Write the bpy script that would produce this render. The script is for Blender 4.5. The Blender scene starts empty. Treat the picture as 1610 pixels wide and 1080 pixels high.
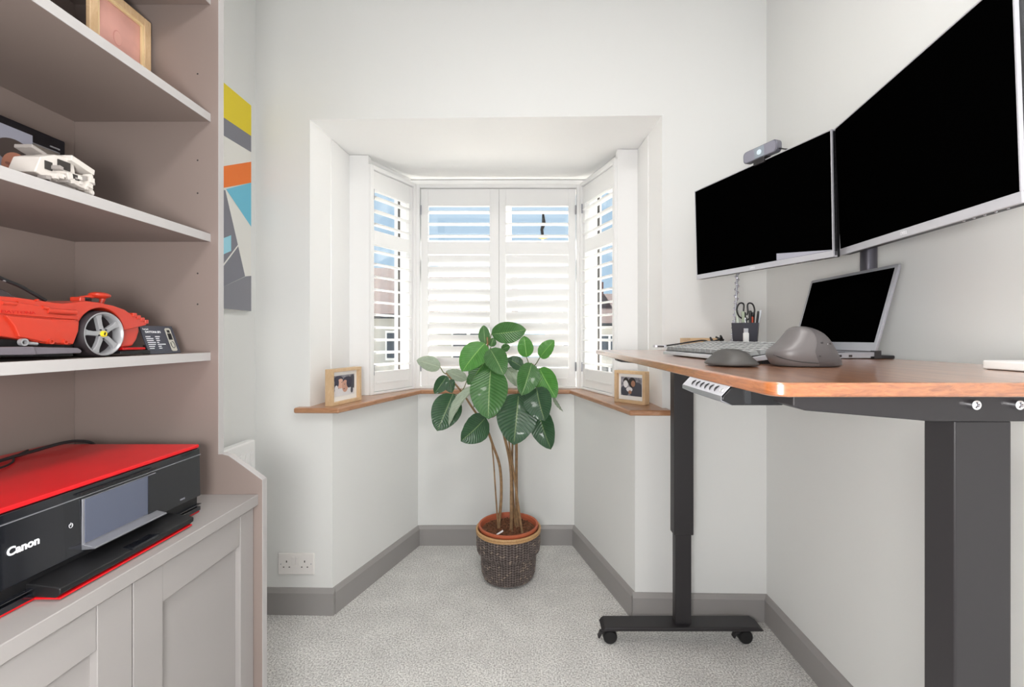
import bpy, math, random
from mathutils import Vector, Matrix
random.seed(7)
S = bpy.context.scene
COL = S.collection
PI = math.pi

# ---------------------------------------------------------------- camera
FPX, CAMH, XH, YH = 715.0, 1.12, 828.0, 530.0   # focal length in pixels, eye height, vanishing column and horizon row (1610x1080 frame)
cam_d = bpy.data.cameras.new('camera')
cam_d.sensor_width = 36.0
cam_d.lens = 36.0 * FPX / 1610.0
cam_d.shift_y = -(540.0 - YH) / 1610.0
cam_d.shift_x = -(XH - 805.0) / 1610.0
cam_d.clip_start = 0.05
cam_d.clip_end = 300
cam = bpy.data.objects.new('camera', cam_d)
cam.location = (0, 0, CAMH)
cam.rotation_euler = (PI / 2, 0, 0)
COL.objects.link(cam)
S.camera = cam

# ---------------------------------------------------------------- exposure
S.view_settings.view_transform = 'Standard'
S.view_settings.look = 'None'
S.view_settings.exposure = 0.54
S.view_settings.gamma = 1.0
S.view_settings.use_curve_mapping = False

# ---------------------------------------------------------------- sky
W = bpy.data.worlds.new('sky')
S.world = W
W.use_nodes = True
wn = W.node_tree
wn.nodes.clear()
wo = wn.nodes.new('ShaderNodeOutputWorld')
wb = wn.nodes.new('ShaderNodeBackground')
wt = wn.nodes.new('ShaderNodeTexCoord')
wsep = wn.nodes.new('ShaderNodeSeparateXYZ')
wr = wn.nodes.new('ShaderNodeMapRange')
wr.inputs[1].default_value = -0.6
wr.inputs[2].default_value = 0.5
wm = wn.nodes.new('ShaderNodeMixRGB')
wm.inputs[1].default_value = (.62, .64, .68, 1)    # sky behind the house, brightened as fill through the open back
wm.inputs[2].default_value = (0.35, 0.475, 0.60, 1)    # pale blue over the street
wn.links.new(wt.outputs['Generated'], wsep.inputs[0])
wn.links.new(wsep.outputs[1], wr.inputs[0])
wn.links.new(wr.outputs[0], wm.inputs[0])
wn.links.new(wm.outputs[0], wb.inputs[0])
wn.links.new(wb.outputs[0], wo.inputs[0])
wb.inputs[1].default_value = 1.0

def lamp(name, kind, loc, rot, energy, color, **kw):
    d = bpy.data.lights.new(name, kind)
    d.energy = energy
    d.color = color
    for k, v in kw.items():
        setattr(d, k, v)
    o = bpy.data.objects.new(name, d)
    o.location = loc
    o.rotation_euler = rot
    COL.objects.link(o)
    return o
lamp('sun', 'SUN', (0, 30, 20), (math.radians(-38), 0, math.radians(14)), 20.0, (1, .96, .9), angle=math.radians(3))
lamp('ceiling_lamp_light', 'AREA', (0.03, 0.35, 2.47), (0, 0, 0), 8.5, (1, .99, .98), shape='DISK', size=0.36)
LAMP_POS, LAMP_R, LAMP_E = (-.16, -.16, 1.08), 0.14, 50.0      # globe of an unseen fill lamp added behind the camera, built at the end

# ---------------------------------------------------------------- helpers
def _ray(u, v):
    return ((u - XH) / FPX, 1.0, (YH - v) / FPX)
def onY(u, v, y):
    d = _ray(u, v); t = y / d[1]
    return Vector((t * d[0], y, CAMH + t * d[2]))
def onX(u, v, x):
    d = _ray(u, v); t = x / d[0]
    return Vector((x, t * d[1], CAMH + t * d[2]))

def tag(o, label=None, cat=None, group=None, kind=None):
    if label: o['label'] = label
    if cat: o['category'] = cat
    if group: o['group'] = group
    if kind: o['kind'] = kind
    return o
def empty(name, loc=(0, 0, 0), rz=0, label=None, cat=None, group=None):
    o = bpy.data.objects.new(name, None)
    o.empty_display_size = 0.05
    o.location = loc
    o.rotation_euler = (0, 0, rz)
    COL.objects.link(o)
    return tag(o, label, cat, group)

class MB:
    """collects shapes and links them as one mesh object"""
    def __init__(s):
        s.v = []; s.f = []; s.m = []; s.uv = None
    def add(s, vs, fs, mi=0):
        n = len(s.v)
        s.v += [Vector(p) for p in vs]
        s.f += [tuple(i + n for i in f) for f in fs]
        s.m += [mi] * len(fs)
        return s
    def box(s, x0, x1, y0, y1, z0, z1, mi=0, M=None):
        if x0 > x1: x0, x1 = x1, x0
        if y0 > y1: y0, y1 = y1, y0
        if z0 > z1: z0, z1 = z1, z0
        vs = [Vector(p) for p in ((x0, y0, z0), (x1, y0, z0), (x1, y1, z0), (x0, y1, z0), (x0, y0, z1), (x1, y0, z1), (x1, y1, z1), (x0, y1, z1))]
        if M is not None: vs = [M @ p for p in vs]
        return s.add(vs, [(0, 3, 2, 1), (4, 5, 6, 7), (0, 1, 5, 4), (1, 2, 6, 5), (2, 3, 7, 6), (3, 0, 4, 7)], mi)
    def prism(s, poly, a, b, axis='z', mi=0, M=None):
        """polygon of 2-D points pushed from a to b along an axis (x: points are y,z; y: x,z; z: x,y)"""
        def p3(p, t):
            if axis == 'z': q = Vector((p[0], p[1], t))
            elif axis == 'y': q = Vector((p[0], t, p[1]))
            else: q = Vector((t, p[0], p[1]))
            return M @ q if M is not None else q
        ar = sum(poly[i][0] * poly[(i + 1) % len(poly)][1] - poly[(i + 1) % len(poly)][0] * poly[i][1] for i in range(len(poly)))
        flip = (ar < 0) ^ (axis == 'y') ^ (a > b)
        n = len(poly)
        vs = [p3(p, a) for p in poly] + [p3(p, b) for p in poly]
        fs = [tuple(range(n))[::-1], tuple(range(n, 2 * n))] + [(i, (i + 1) % n, n + (i + 1) % n, n + i) for i in range(n)]
        if flip: fs = [f[::-1] for f in fs]
        return s.add(vs, fs, mi)
    def flat(s, pts, mi=0):
        return s.add(pts, [tuple(range(len(pts)))], mi)
    def tube(s, pts, rad, n=10, mi=0, caps=True):
        pts = [Vector(p) for p in pts]
        if not isinstance(rad, (list, tuple)): rad = [rad] * len(pts)
        base = len(s.v); prev = None
        for i, p in enumerate(pts):
            d = (pts[min(i + 1, len(pts) - 1)] - pts[max(i - 1, 0)])
            if d.length < 1e-9: d = Vector((0, 0, 1))
            d.normalize()
            if prev is None:
                a = Vector((0, 0, 1)) if abs(d.z) < .9 else Vector((1, 0, 0))
                u = d.cross(a).normalized()
            else:
                u = (prev - d * prev.dot(d))
                u = u.normalized() if u.length > 1e-6 else d.orthogonal().normalized()
            prev = u; w = d.cross(u)
            for k in range(n):
                t = 2 * PI * k / n
                s.v.append(p + (u * math.cos(t) + w * math.sin(t)) * rad[i])
        for i in range(len(pts) - 1):
            for k in range(n):
                a = base + i * n + k; b = base + i * n + (k + 1) % n
                s.f.append((a, b, b + n, a + n)); s.m.append(mi)
        if caps:
            s.f.append(tuple(base + k for k in range(n))[::-1]); s.m.append(mi)
            e = base + (len(pts) - 1) * n
            s.f.append(tuple(e + k for k in range(n))); s.m.append(mi)
        return s
    def lathe(s, prof, n=32, c=(0, 0, 0), axis='z', mi=0, close=False):
        base = len(s.v); c = Vector(c)
        for r, h in prof:
            for k in range(n):
                t = 2 * PI * k / n
                if axis == 'z': q = Vector((r * math.cos(t), r * math.sin(t), h))
                elif axis == 'x': q = Vector((h, r * math.cos(t), r * math.sin(t)))
                else: q = Vector((r * math.sin(t), h, r * math.cos(t)))
                s.v.append(c + q)
        for i in range(len(prof) - 1):
            for k in range(n):
                a = base + i * n + k; b = base + i * n + (k + 1) % n
                s.f.append((a, b, b + n, a + n)); s.m.append(mi)
        if close:
            s.f.append(tuple(base + k for k in range(n))[::-1]); s.m.append(mi)
            e = base + (len(prof) - 1) * n
            s.f.append(tuple(e + k for k in range(n))); s.m.append(mi)
        return s
    def ball(s, c, r, n=14, mi=0, M=None):
        if not isinstance(r, (tuple, list)): r = (r, r, r)
        base = len(s.v); c = Vector(c); h = n // 2
        for i in range(1, h):
            ph = PI * i / h
            for k in range(n):
                t = 2 * PI * k / n
                q = Vector((r[0] * math.sin(ph) * math.cos(t), r[1] * math.sin(ph) * math.sin(t), r[2] * math.cos(ph)))
                s.v.append(c + (M @ q if M is not None else q))
        top = len(s.v)
        for zz in (r[2], -r[2]):
            q = Vector((0, 0, zz)); s.v.append(c + (M @ q if M is not None else q))
        for i in range(h - 2):
            for k in range(n):
                a = base + i * n + k; b = base + i * n + (k + 1) % n
                s.f.append((a, a + n, b + n, b)); s.m.append(mi)
        for k in range(n):
            s.f.append((top, base + k, base + (k + 1) % n)); s.m.append(mi)
            e = base + (h - 2) * n
            s.f.append((top + 1, e + (k + 1) % n, e + k)); s.m.append(mi)
        return s
    def build(s, name, mats, parent=None, bev=0, smooth=False, seg=2, sub=0, loc=None, rot=None, solid=0):
        me = bpy.data.meshes.new(name)
        me.from_pydata([tuple(p) for p in s.v], [], s.f)
        if not isinstance(mats, (list, tuple)): mats = [mats]
        for m in mats: me.materials.append(m)
        me.polygons.foreach_set('material_index', s.m)
        if s.uv:
            uvl = me.uv_layers.new(name='uv')
            for l in me.loops: uvl.data[l.index].uv = s.uv[l.vertex_index]
        me.update()
        if smooth or bev:
            me.polygons.foreach_set('use_smooth', [True] * len(me.polygons))
        if not smooth and bev:
            me.set_sharp_from_angle(angle=math.radians(40))
        elif smooth and not sub:
            me.set_sharp_from_angle(angle=math.radians(50))
        o = bpy.data.objects.new(name, me)
        COL.objects.link(o)
        if parent: o.parent = parent
        if loc: o.location = loc
        if rot: o.rotation_euler = rot
        if solid:
            q = o.modifiers.new('thickness', 'SOLIDIFY'); q.thickness = solid; q.offset = 0
        if bev:
            q = o.modifiers.new('bevel', 'BEVEL'); q.width = bev; q.segments = seg
            q.limit_method = 'ANGLE'; q.angle_limit = math.radians(40); q.harden_normals = True
        if sub:
            q = o.modifiers.new('subdivision', 'SUBSURF'); q.levels = sub; q.render_levels = sub
        return o

def copy_tree(o, parent=None):
    c = o.copy(); COL.objects.link(c); c.parent = parent
    for ch in list(o.children): copy_tree(ch, c)
    return c
def struct(o): return tag(o, kind='structure')

def text_mesh(name, txt, size, mat, parent=None, M=None, bold=0.0, depth=0.0004, wide=1.0):
    """flat lettering in the local x-z plane, reading along +x, facing -y, then moved by matrix M"""
    cu = bpy.data.curves.new(name, 'FONT')
    cu.body = txt; cu.size = size; cu.extrude = depth; cu.offset = bold; cu.align_x = 'CENTER'; cu.align_y = 'CENTER'
    t = bpy.data.objects.new('tmp', cu)
    me = bpy.data.meshes.new_from_object(t)
    bpy.data.objects.remove(t)
    R = Matrix(((wide, 0, 0, 0), (0, 0, -1, 0), (0, 1, 0, 0), (0, 0, 0, 1)))
    me.transform((M or Matrix.Identity(4)) @ R)
    me.materials.clear(); me.materials.append(mat)
    o = bpy.data.objects.new(name, me); COL.objects.link(o)
    if parent: o.parent = parent
    return o

# ---------------------------------------------------------------- materials
def lin(c):
    return tuple(((x / 255) / 12.92 if x / 255 <= .04045 else ((x / 255 + .055) / 1.055) ** 2.4) for x in c) + (1,)
def mat(name, rgb, rough=.5, metal=0, spec=.5, noise=0, nscale=60, bump=0, bscale=200, coat=0, srgb=True, aniso=None):
    m = bpy.data.materials.new(name); m.use_nodes = True
    nt = m.node_tree; b = nt.nodes['Principled BSDF']
    c = lin(rgb) if srgb else tuple(rgb) + (1,)
    b.inputs['Base Color'].default_value = c
    b.inputs['Roughness'].default_value = rough
    b.inputs['Metallic'].default_value = metal
    b.inputs['Specular IOR Level'].default_value = spec
    b.inputs['Coat Weight'].default_value = coat
    tc = nt.nodes.new('ShaderNodeTexCoord')
    if noise:
        n = nt.nodes.new('ShaderNodeTexNoise'); n.inputs['Scale'].default_value = nscale; n.inputs['Detail'].default_value = 4
        mp = nt.nodes.new('ShaderNodeMapping')
        if aniso: mp.inputs['Scale'].default_value = aniso
        nt.links.new(tc.outputs['Object'], mp.inputs[0]); nt.links.new(mp.outputs[0], n.inputs['Vector'])
        r = nt.nodes.new('ShaderNodeValToRGB')
        r.color_ramp.elements[0].position = .3; r.color_ramp.elements[1].position = .7
        r.color_ramp.elements[0].color = tuple(x * (1 - noise) for x in c[:3]) + (1,)
        r.color_ramp.elements[1].color = tuple(min(1, x * (1 + noise)) for x in c[:3]) + (1,)
        nt.links.new(n.outputs['Fac'], r.inputs[0]); nt.links.new(r.outputs[0], b.inputs['Base Color'])
    if bump:
        n = nt.nodes.new('ShaderNodeTexNoise'); n.inputs['Scale'].default_value = bscale; n.inputs['Detail'].default_value = 5
        nt.links.new(tc.outputs['Object'], n.inputs['Vector'])
        bp = nt.nodes.new('ShaderNodeBump'); bp.inputs['Strength'].default_value = bump; bp.inputs['Distance'].default_value = .004
        nt.links.new(n.outputs['Fac'], bp.inputs['Height']); nt.links.new(bp.outputs[0], b.inputs['Normal'])
    return m
def wood(name, c1, c2, axis_scale, scale=8, rough=.4, coat=0, bump=.05):
    m = mat(name, c1, rough, coat=coat)
    nt = m.node_tree; b = nt.nodes['Principled BSDF']
    tc = nt.nodes.new('ShaderNodeTexCoord'); mp = nt.nodes.new('ShaderNodeMapping'); mp.inputs['Scale'].default_value = axis_scale
    n = nt.nodes.new('ShaderNodeTexNoise'); n.inputs['Scale'].default_value = scale; n.inputs['Detail'].default_value = 8; n.inputs['Roughness'].default_value = .65
    n.inputs['Distortion'].default_value = 1.2
    r = nt.nodes.new('ShaderNodeValToRGB')
    r.color_ramp.elements[0].position = .32; r.color_ramp.elements[0].color = lin(c2)
    r.color_ramp.elements[1].position = .68; r.color_ramp.elements[1].color = lin(c1)
    nt.links.new(tc.outputs['Object'], mp.inputs[0]); nt.links.new(mp.outputs[0], n.inputs['Vector'])
    nt.links.new(n.outputs['Fac'], r.inputs[0]); nt.links.new(r.outputs[0], b.inputs['Base Color'])
    bp = nt.nodes.new('ShaderNodeBump'); bp.inputs['Strength'].default_value = bump; bp.inputs['Distance'].default_value = .002
    nt.links.new(n.outputs['Fac'], bp.inputs['Height']); nt.links.new(bp.outputs[0], b.inputs['Normal'])
    return m
def emis(name, rgb, st):
    m = mat(name, rgb); b = m.node_tree.nodes['Principled BSDF']
    b.inputs['Emission Color'].default_value = lin(rgb); b.inputs['Emission Strength'].default_value = st
    return m

M_wall = mat('wall_paint', (230, 231, 229), .75, bump=.04, bscale=350)
M_white = mat('white_paint', (245, 245, 244), .45)
M_gasket = mat('gasket_grey', (78, 76, 74), .7)
M_bright = mat('brilliant_white_paint', (248, 248, 247), .7)
M_louvre = mat('white_louvre', (247, 247, 246), .4)
# thin white louvres let a little daylight through
_nt = M_louvre.node_tree; _b = _nt.nodes['Principled BSDF']
_tr = _nt.nodes.new('ShaderNodeBsdfTranslucent'); _tr.inputs[0].default_value = (.95, .96, .97, 1)
_mx = _nt.nodes.new('ShaderNodeMixShader'); _mx.inputs[0].default_value = .03
_nt.links.new(_b.outputs[0], _mx.inputs[1]); _nt.links.new(_tr.outputs[0], _mx.inputs[2])
_nt.links.new(_mx.outputs[0], _nt.nodes['Material Output'].inputs[0])
M_skirt = mat('grey_skirting', (154, 151, 149), .4)
M_sill = wood('oak_sill', (190, 144, 108), (158, 108, 76), (1, 1, 8), 14, .3)
M_sill.node_tree.nodes['Principled BSDF'].inputs['Coat Weight'].default_value = .3
M_shelf = mat('greige_melamine', (138, 124, 118), .5)
M_edge = mat('painted_lit_edge', (180, 177, 176), .45)  # front edges lightened in colour to carry the light falling on them
M_cab = mat('grey_cabinet', (158, 154, 152), .45)
M_black = mat('black_plastic', (20, 20, 22), .42)
M_gloss = mat('glossy_black', (20, 22, 28), .12, coat=.6)
M_screen = mat('screen_black', (2, 2, 2), .9, spec=0)
M_silver = mat('silver_plastic', (196, 196, 202), .3, metal=.35)
M_alu = mat('aluminium', (170, 171, 178), .35, metal=.7)
M_darkmetal = mat('dark_powder_coat', (45, 43, 45), .42, spec=.4)
M_redp = mat('red_printer_lid', (214, 16, 26), .4, noise=.06, nscale=9, coat=.15)
M_redl = mat('red_model_plastic', (184, 52, 32), .3, coat=.3)
M_redl2 = mat('deep_red_plastic', (176, 14, 14), .35)
M_deskw = wood('desk_walnut', (176, 122, 84), (134, 84, 52), (6, .7, 6), 7, .3, 1.0)
M_deskw.node_tree.nodes['Principled BSDF'].inputs['Coat Roughness'].default_value = .2; M_deskw.node_tree.nodes['Principled BSDF'].inputs['Coat IOR'].default_value = 1.9
M_deske = wood('desk_edge', (184, 112, 62), (128, 70, 36), (4, 2, 20), 9, .3, 1.0)
M_deske.node_tree.nodes['Principled BSDF'].inputs['Coat IOR'].default_value = 1.9
M_deske.node_tree.nodes['Principled BSDF'].inputs['Coat Roughness'].default_value = .2
M_oakf = wood('pale_oak', (222, 192, 154), (206, 172, 130), (2, 8, 2), 10, .5)
M_walnutf = wood('dark_brown_wood', (62, 44, 34), (44, 30, 24), (2, 2, 8), 10, .5)
M_mount = mat('mount_card', (243, 241, 238), .8)
M_terra = mat('terracotta', (186, 98, 66), .6)
M_soil = mat('bark_soil', (112, 72, 48), .95, noise=.6, nscale=90, bump=1, bscale=80)
M_bark = mat('bark', (142, 112, 80), .8, noise=.25, nscale=60, bump=.4, bscale=150)
M_green = mat('green_stem', (98, 110, 62), .6)
M_seagr = mat('dark_seagrass', (112, 102, 98), .7, noise=.3, nscale=40)
M_cane = wood('cane_rim', (206, 168, 120), (172, 130, 84), (8, 8, 8), 20, .5)
M_mouse = mat('graphite_rubber', (96, 92, 92), .42)
M_mouse2 = mat('graphite_rubber_dark', (76, 72, 73), .5)
M_keyc = mat('key_dark', (58, 58, 60), .5)
M_keyw = mat('key_silver', (188, 190, 190), .4)
M_cablek = mat('cable_black', (30, 30, 32), .5)
M_cablew = mat('cable_white', (232, 232, 230), .45)
M_chrome = mat('chrome', (225, 225, 228), .15, metal=1)
M_brass = mat('brass', (190, 150, 84), .3, metal=1)
M_tyre = mat('tyre_rubber', (38, 30, 34), .6)
M_rim = mat('silver_rim', (158, 158, 161), .3, metal=.3)
M_yellow = mat('yellow_paint', (228, 202, 40), .4)
M_greyp = mat('model_grey', (112, 106, 114), .35, metal=.2)
M_wlego = mat('white_model_plastic', (206, 200, 194), .35)
M_wlego2 = mat('light_grey_model_plastic', (150, 144, 140), .4)
M_sock = mat('socket_white', (236, 233, 230), .3)
M_hole = mat('slot_dark', (50, 46, 44), .7)
M_print_w = mat('print_white', (235, 235, 238), .6)
M_text = mat('lettering_white', (225, 226, 230), .4)
M_text_g = mat('lettering_grey', (158, 160, 168), .4)

# carpet
M_carpet = mat('carpet', (190, 188, 184), .95, spec=.1)
nt = M_carpet.node_tree; b = nt.nodes['Principled BSDF']; tc = nt.nodes.new('ShaderNodeTexCoord')
n1 = nt.nodes.new('ShaderNodeTexNoise'); n1.inputs['Scale'].default_value = 170; n1.inputs['Detail'].default_value = 3
n2 = nt.nodes.new('ShaderNodeTexNoise'); n2.inputs['Scale'].default_value = 9; n2.inputs['Detail'].default_value = 4
r1 = nt.nodes.new('ShaderNodeValToRGB'); r1.color_ramp.elements[0].position = .34; r1.color_ramp.elements[1].position = .62
r1.color_ramp.elements[0].color = lin((184, 182, 179)); r1.color_ramp.elements[1].color = lin((250, 249, 246))
mx = nt.nodes.new('ShaderNodeMixRGB'); mx.blend_type = 'MULTIPLY'; mx.inputs[0].default_value = 1
r2 = nt.nodes.new('ShaderNodeValToRGB'); r2.color_ramp.elements[0].position = .3; r2.color_ramp.elements[1].position = .7
r2.color_ramp.elements[0].color = (.86, .86, .86, 1); r2.color_ramp.elements[1].color = (1, 1, 1, 1)
for n in (n1, n2): nt.links.new(tc.outputs['Object'], n.inputs['Vector'])
nt.links.new(n1.outputs['Fac'], r1.inputs[0]); nt.links.new(n2.outputs['Fac'], r2.inputs[0])
nt.links.new(r1.outputs[0], mx.inputs[1]); nt.links.new(r2.outputs[0], mx.inputs[2]); nt.links.new(mx.outputs[0], b.inputs['Base Color'])
bp = nt.nodes.new('ShaderNodeBump'); bp.inputs['Strength'].default_value = .9; bp.inputs['Distance'].default_value = .006
nt.links.new(n1.outputs['Fac'], bp.inputs['Height']); nt.links.new(bp.outputs[0], b.inputs['Normal'])

# window glass: mostly clear, a little reflection
M_glass = bpy.data.materials.new('window_glass'); M_glass.use_nodes = True
nt = M_glass.node_tree; nt.nodes.clear()
out = nt.nodes.new('ShaderNodeOutputMaterial'); tr = nt.nodes.new('ShaderNodeBsdfTransparent'); gl = nt.nodes.new('ShaderNodeBsdfGlossy')
gl.inputs['Roughness'].default_value = .02; ms = nt.nodes.new('ShaderNodeMixShader'); ms.inputs[0].default_value = .05
tr.inputs[0].default_value = (.97, .98, .98, 1)
nt.links.new(tr.outputs[0], ms.inputs[1]); nt.links.new(gl.outputs[0], ms.inputs[2]); nt.links.new(ms.outputs[0], out.inputs[0])

def leaf_mat(name, top, vein, under):
    m = bpy.data.materials.new(name); m.use_nodes = True
    nt = m.node_tree; b = nt.nodes['Principled BSDF']; N = nt.nodes.new; L = nt.links.new
    b.inputs['Roughness'].default_value = .3; b.inputs['Coat Weight'].default_value = .15
    uv = N('ShaderNodeTexCoord'); sp = N('ShaderNodeSeparateXYZ'); L(uv.outputs['UV'], sp.inputs[0])
    a = N('ShaderNodeMath'); a.operation = 'SUBTRACT'; a.inputs[1].default_value = .5; L(sp.outputs[0], a.inputs[0])
    ab = N('ShaderNodeMath'); ab.operation = 'ABSOLUTE'; L(a.outputs[0], ab.inputs[0])
    lt = N('ShaderNodeMath'); lt.operation = 'LESS_THAN'; lt.inputs[1].default_value = .016; L(ab.outputs[0], lt.inputs[0])
    # side veins
    m1 = N('ShaderNodeMath'); m1.operation = 'MULTIPLY_ADD'; m1.inputs[1].default_value = -.45; L(ab.outputs[0], m1.inputs[0]); L(sp.outputs[1], m1.inputs[2])
    m2 = N('ShaderNodeMath'); m2.operation = 'MULTIPLY'; m2.inputs[1].default_value = 95; L(m1.outputs[0], m2.inputs[0])
    sn = N('ShaderNodeMath'); sn.operation = 'SINE'; L(m2.outputs[0], sn.inputs[0])
    pw = N('ShaderNodeMapRange'); pw.inputs[1].default_value = .5; pw.inputs[2].default_value = 1; pw.inputs[4].default_value = .16; L(sn.outputs[0], pw.inputs[0])
    ns = N('ShaderNodeTexNoise'); ns.inputs['Scale'].default_value = 7; L(uv.outputs['UV'], ns.inputs['Vector'])
    c0 = N('ShaderNodeMixRGB'); c0.inputs[1].default_value = tuple(x * .72 for x in lin(top)[:3]) + (1,); c0.inputs[2].default_value = tuple(x * 1.25 for x in lin(top)[:3]) + (1,); L(ns.outputs['Fac'], c0.inputs[0])
    c1 = N('ShaderNodeMixRGB'); c1.inputs[2].default_value = lin(vein); L(pw.outputs[0], c1.inputs[0]); L(c0.outputs[0], c1.inputs[1])
    c2 = N('ShaderNodeMixRGB'); c2.inputs[2].default_value = lin(vein); L(lt.outputs[0], c2.inputs[0]); L(c1.outputs[0], c2.inputs[1])
    L(c2.outputs[0], b.inputs['Base Color'])
    tl = N('ShaderNodeBsdfTranslucent'); tl.inputs[0].default_value = lin(under); mxs = N('ShaderNodeMixShader'); mxs.inputs[0].default_value = .15
    L(b.outputs[0], mxs.inputs[1]); L(tl.outputs[0], mxs.inputs[2]); L(mxs.outputs[0], nt.nodes['Material Output'].inputs[0])
    bp = N('ShaderNodeBump'); bp.inputs['Strength'].default_value = .3; bp.inputs['Distance'].default_value = .002
    L(sn.outputs[0], bp.inputs['Height']); L(bp.outputs[0], b.inputs['Normal'])
    return m
M_leafd = leaf_mat('leaf_dark', (48, 82, 58), (128, 150, 104), (70, 120, 60))
M_leafm = leaf_mat('leaf_mid', (62, 110, 56), (146, 176, 116), (90, 150, 70))
M_leafb = leaf_mat('leaf_bright', (74, 136, 60), (150, 196, 110), (110, 180, 70))
M_leafp = leaf_mat('leaf_pale', (158, 172, 152), (196, 206, 180), (170, 190, 150))

# ================================================================ THE ROOM
XL, XR, YF, YB = -1.105, 0.95, 1.825, -1.7
OL, OR_, ZS = -.880, .540, 2.003                # bay opening left, right, soffit height
SILL = .838
def yf(x): return 1.824 - .0249 * x        # the front wall stands a little out of square
b = MB(); b.box(XL - .1, XR + .1, YB, 2.9, -.12, 0); struct(b.build('floor', M_carpet))
b = MB(); b.box(XL - .1, XR + .1, YB, 1.95, 2.56, 2.66); struct(b.build('ceiling', M_white))
b = MB(); b.box(XL - .1, XL, YB, 1.95, 0, 2.56); struct(b.build('wall_left', M_wall))
b = MB(); b.box(XR, XR + .1, YB, 1.95, 0, 2.56); struct(b.build('wall_right', M_wall))
b = MB()
def fw(x0, x1, z0, z1): b.prism([(x0, yf(x0)), (x1, yf(x1)), (x1, yf(x1) + .12), (x0, yf(x0) + .12)], z0, z1)
fw(XL, -.787, 0, SILL - .022); fw(XL, OL, SILL - .022, 2.56)
fw(.432, XR, 0, SILL - .022); fw(OR_, XR, SILL - .022, 2.56)
b.prism([(OL, yf(OL)), (OR_, yf(OR_)), (OR_, yf(OR_) + .0006), (OL, yf(OL) + .0006)], ZS, 2.2)
fw(OL, OR_, 2.2, 2.56)
struct(b.build('wall_front', M_wall))
b = MB(); b.prism([(OL - .002, yf(OL) + .0006), (OR_ + .002, yf(OR_) + .0006), (OR_ + .5, 1.95), (OR_ + .5, 2.78), (OL - .5, 2.78), (OL - .5, 1.97)], ZS - .0005, 2.2)
struct(b.build('ceiling_bay', M_bright))
# reveals beside the bay, above the sill
b = MB()
b.prism([(OL + .0005, yf(OL) + .0006), (OL + .0185, 2.2), (OL - .18, 2.3), (OL - .2, YF + .145), (OL - .001, YF + .145), (OL - .001, yf(OL) + .0006)], SILL - .022, ZS)
struct(b.build('wall_reveal_left', M_bright))
b = MB()
b.prism([(OR_ - .0005, yf(OR_) + .0006), (.524, 2.13), (OR_ + .18, 2.3), (OR_ + .2, YF + .125), (OR_ + .001, YF + .125), (OR_ + .001, yf(OR_) + .0006)], SILL - .022, ZS)
struct(b.build('wall_reveal_right', M_bright))
b = MB(); b.prism([(-.787, yf(-.787)), (-.587, 2.458), (-.75, 2.75), (-1.1, 2.1), (-1.0, YF + .14)], 0, SILL - .022); struct(b.build('wall_bay_left', M_wall))
b = MB(); b.prism([(-.587, 2.458), (.258, 2.462), (.42, 2.75), (-.75, 2.75)], 0, SILL - .022); struct(b.build('wall_bay_back', M_wall))
b = MB(); b.prism([(.258, 2.462), (.432, yf(.432)), (.7, YF + .11), (.78, 2.1), (.42, 2.75)], 0, SILL - .022); struct(b.build('wall_bay_right', M_wall))
# skirting boards with a sloped top
def skirting(name, p, q, side=1, ext0=0, ext1=0):
    p = Vector(p); q = Vector(q); d = (q - p); L = d.length; d.normalize()
    n = Vector((d.y, -d.x)) * side
    M = Matrix(((d.x, n.x, 0, p.x), (d.y, n.y, 0, p.y), (0, 0, 1, 0), (0, 0, 0, 1)))
    prof = [(0, .0), (.016, 0), (.016, .088), (.006, .102), (0, .104)]
    b = MB(); b.prism(prof, -ext0, L + ext1, 'x', M=M)
    struct(b.build(name, M_skirt))
skirting('baseboard_front_left', (XL, yf(XL)), (-.787, yf(-.787)), 1, 0, .012)
skirting('baseboard_bay_left', (-.787, yf(-.787)), (-.587, 2.458), 1, .0, 0)
skirting('baseboard_bay_back', (-.587, 2.458), (.258, 2.462), 1)
skirting('baseboard_bay_right', (.258, 2.462), (.432, yf(.432)), 1)
skirting('baseboard_front_right', (.432, yf(.432)), (XR, yf(XR)), 1, .012, 0)
skirting('baseboard_right', (XR, YF), (XR, YB), 1)
skirting('baseboard_left', (XL, YB), (XL, YF), 1)
# window board
b = MB()
b.prism([(-.930, 1.812), (-.748, 1.806), (-.562, 2.425), (.230, 2.425), (.398, 1.755), (.560, 1.750), (.562, 1.84), (OR_ + .02, 1.85), (OR_ + .02, 2.25), (.36, 2.66), (-.69, 2.66), (OL - .03, 2.25), (OL - .03, 1.87), (-.930, 1.865)], SILL - .022, SILL)
struct(b.build('trim_1', M_sill, bev=.007, seg=3))
# frame boards beside the shutters
def post(name, pts, pts2):
    b = MB(); b.prism(pts, SILL, ZS - .002); b.prism(pts2, SILL, ZS - .002)
    struct(b.build(name, M_white, bev=.002))
post('trim_2', [(-.866, 2.2), (-.765, 2.2), (-.765, 2.24), (-.866, 2.24)], [(-.875, 2.02), (-.8665, 2.02), (-.8565, 2.2), (-.87, 2.2)])
post('trim_3', [(.4245, 2.13), (.530, 2.13), (.530, 2.17), (.4245, 2.17)], [(.5275, 1.98), (.536, 1.98), (.53, 2.13), (.5195, 2.13)])
for nm_, a_, b_ in (('trim_5', (-.785, 2.24), (-.645, 2.53)), ('trim_6', (.445, 2.17), (.335, 2.53))):
    d_ = (Vector(b_) - Vector(a_)).normalized(); n_ = Vector((-abs(d_.y), d_.x)) * .03 if a_[0] < 0 else Vector((abs(d_.y), -d_.x)) * .03
    b = MB(); b.prism([a_, b_, tuple(Vector(b_) + n_), tuple(Vector(a_) + n_)], 1.93, ZS - .002); struct(b.build(nm_, M_white))
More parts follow.
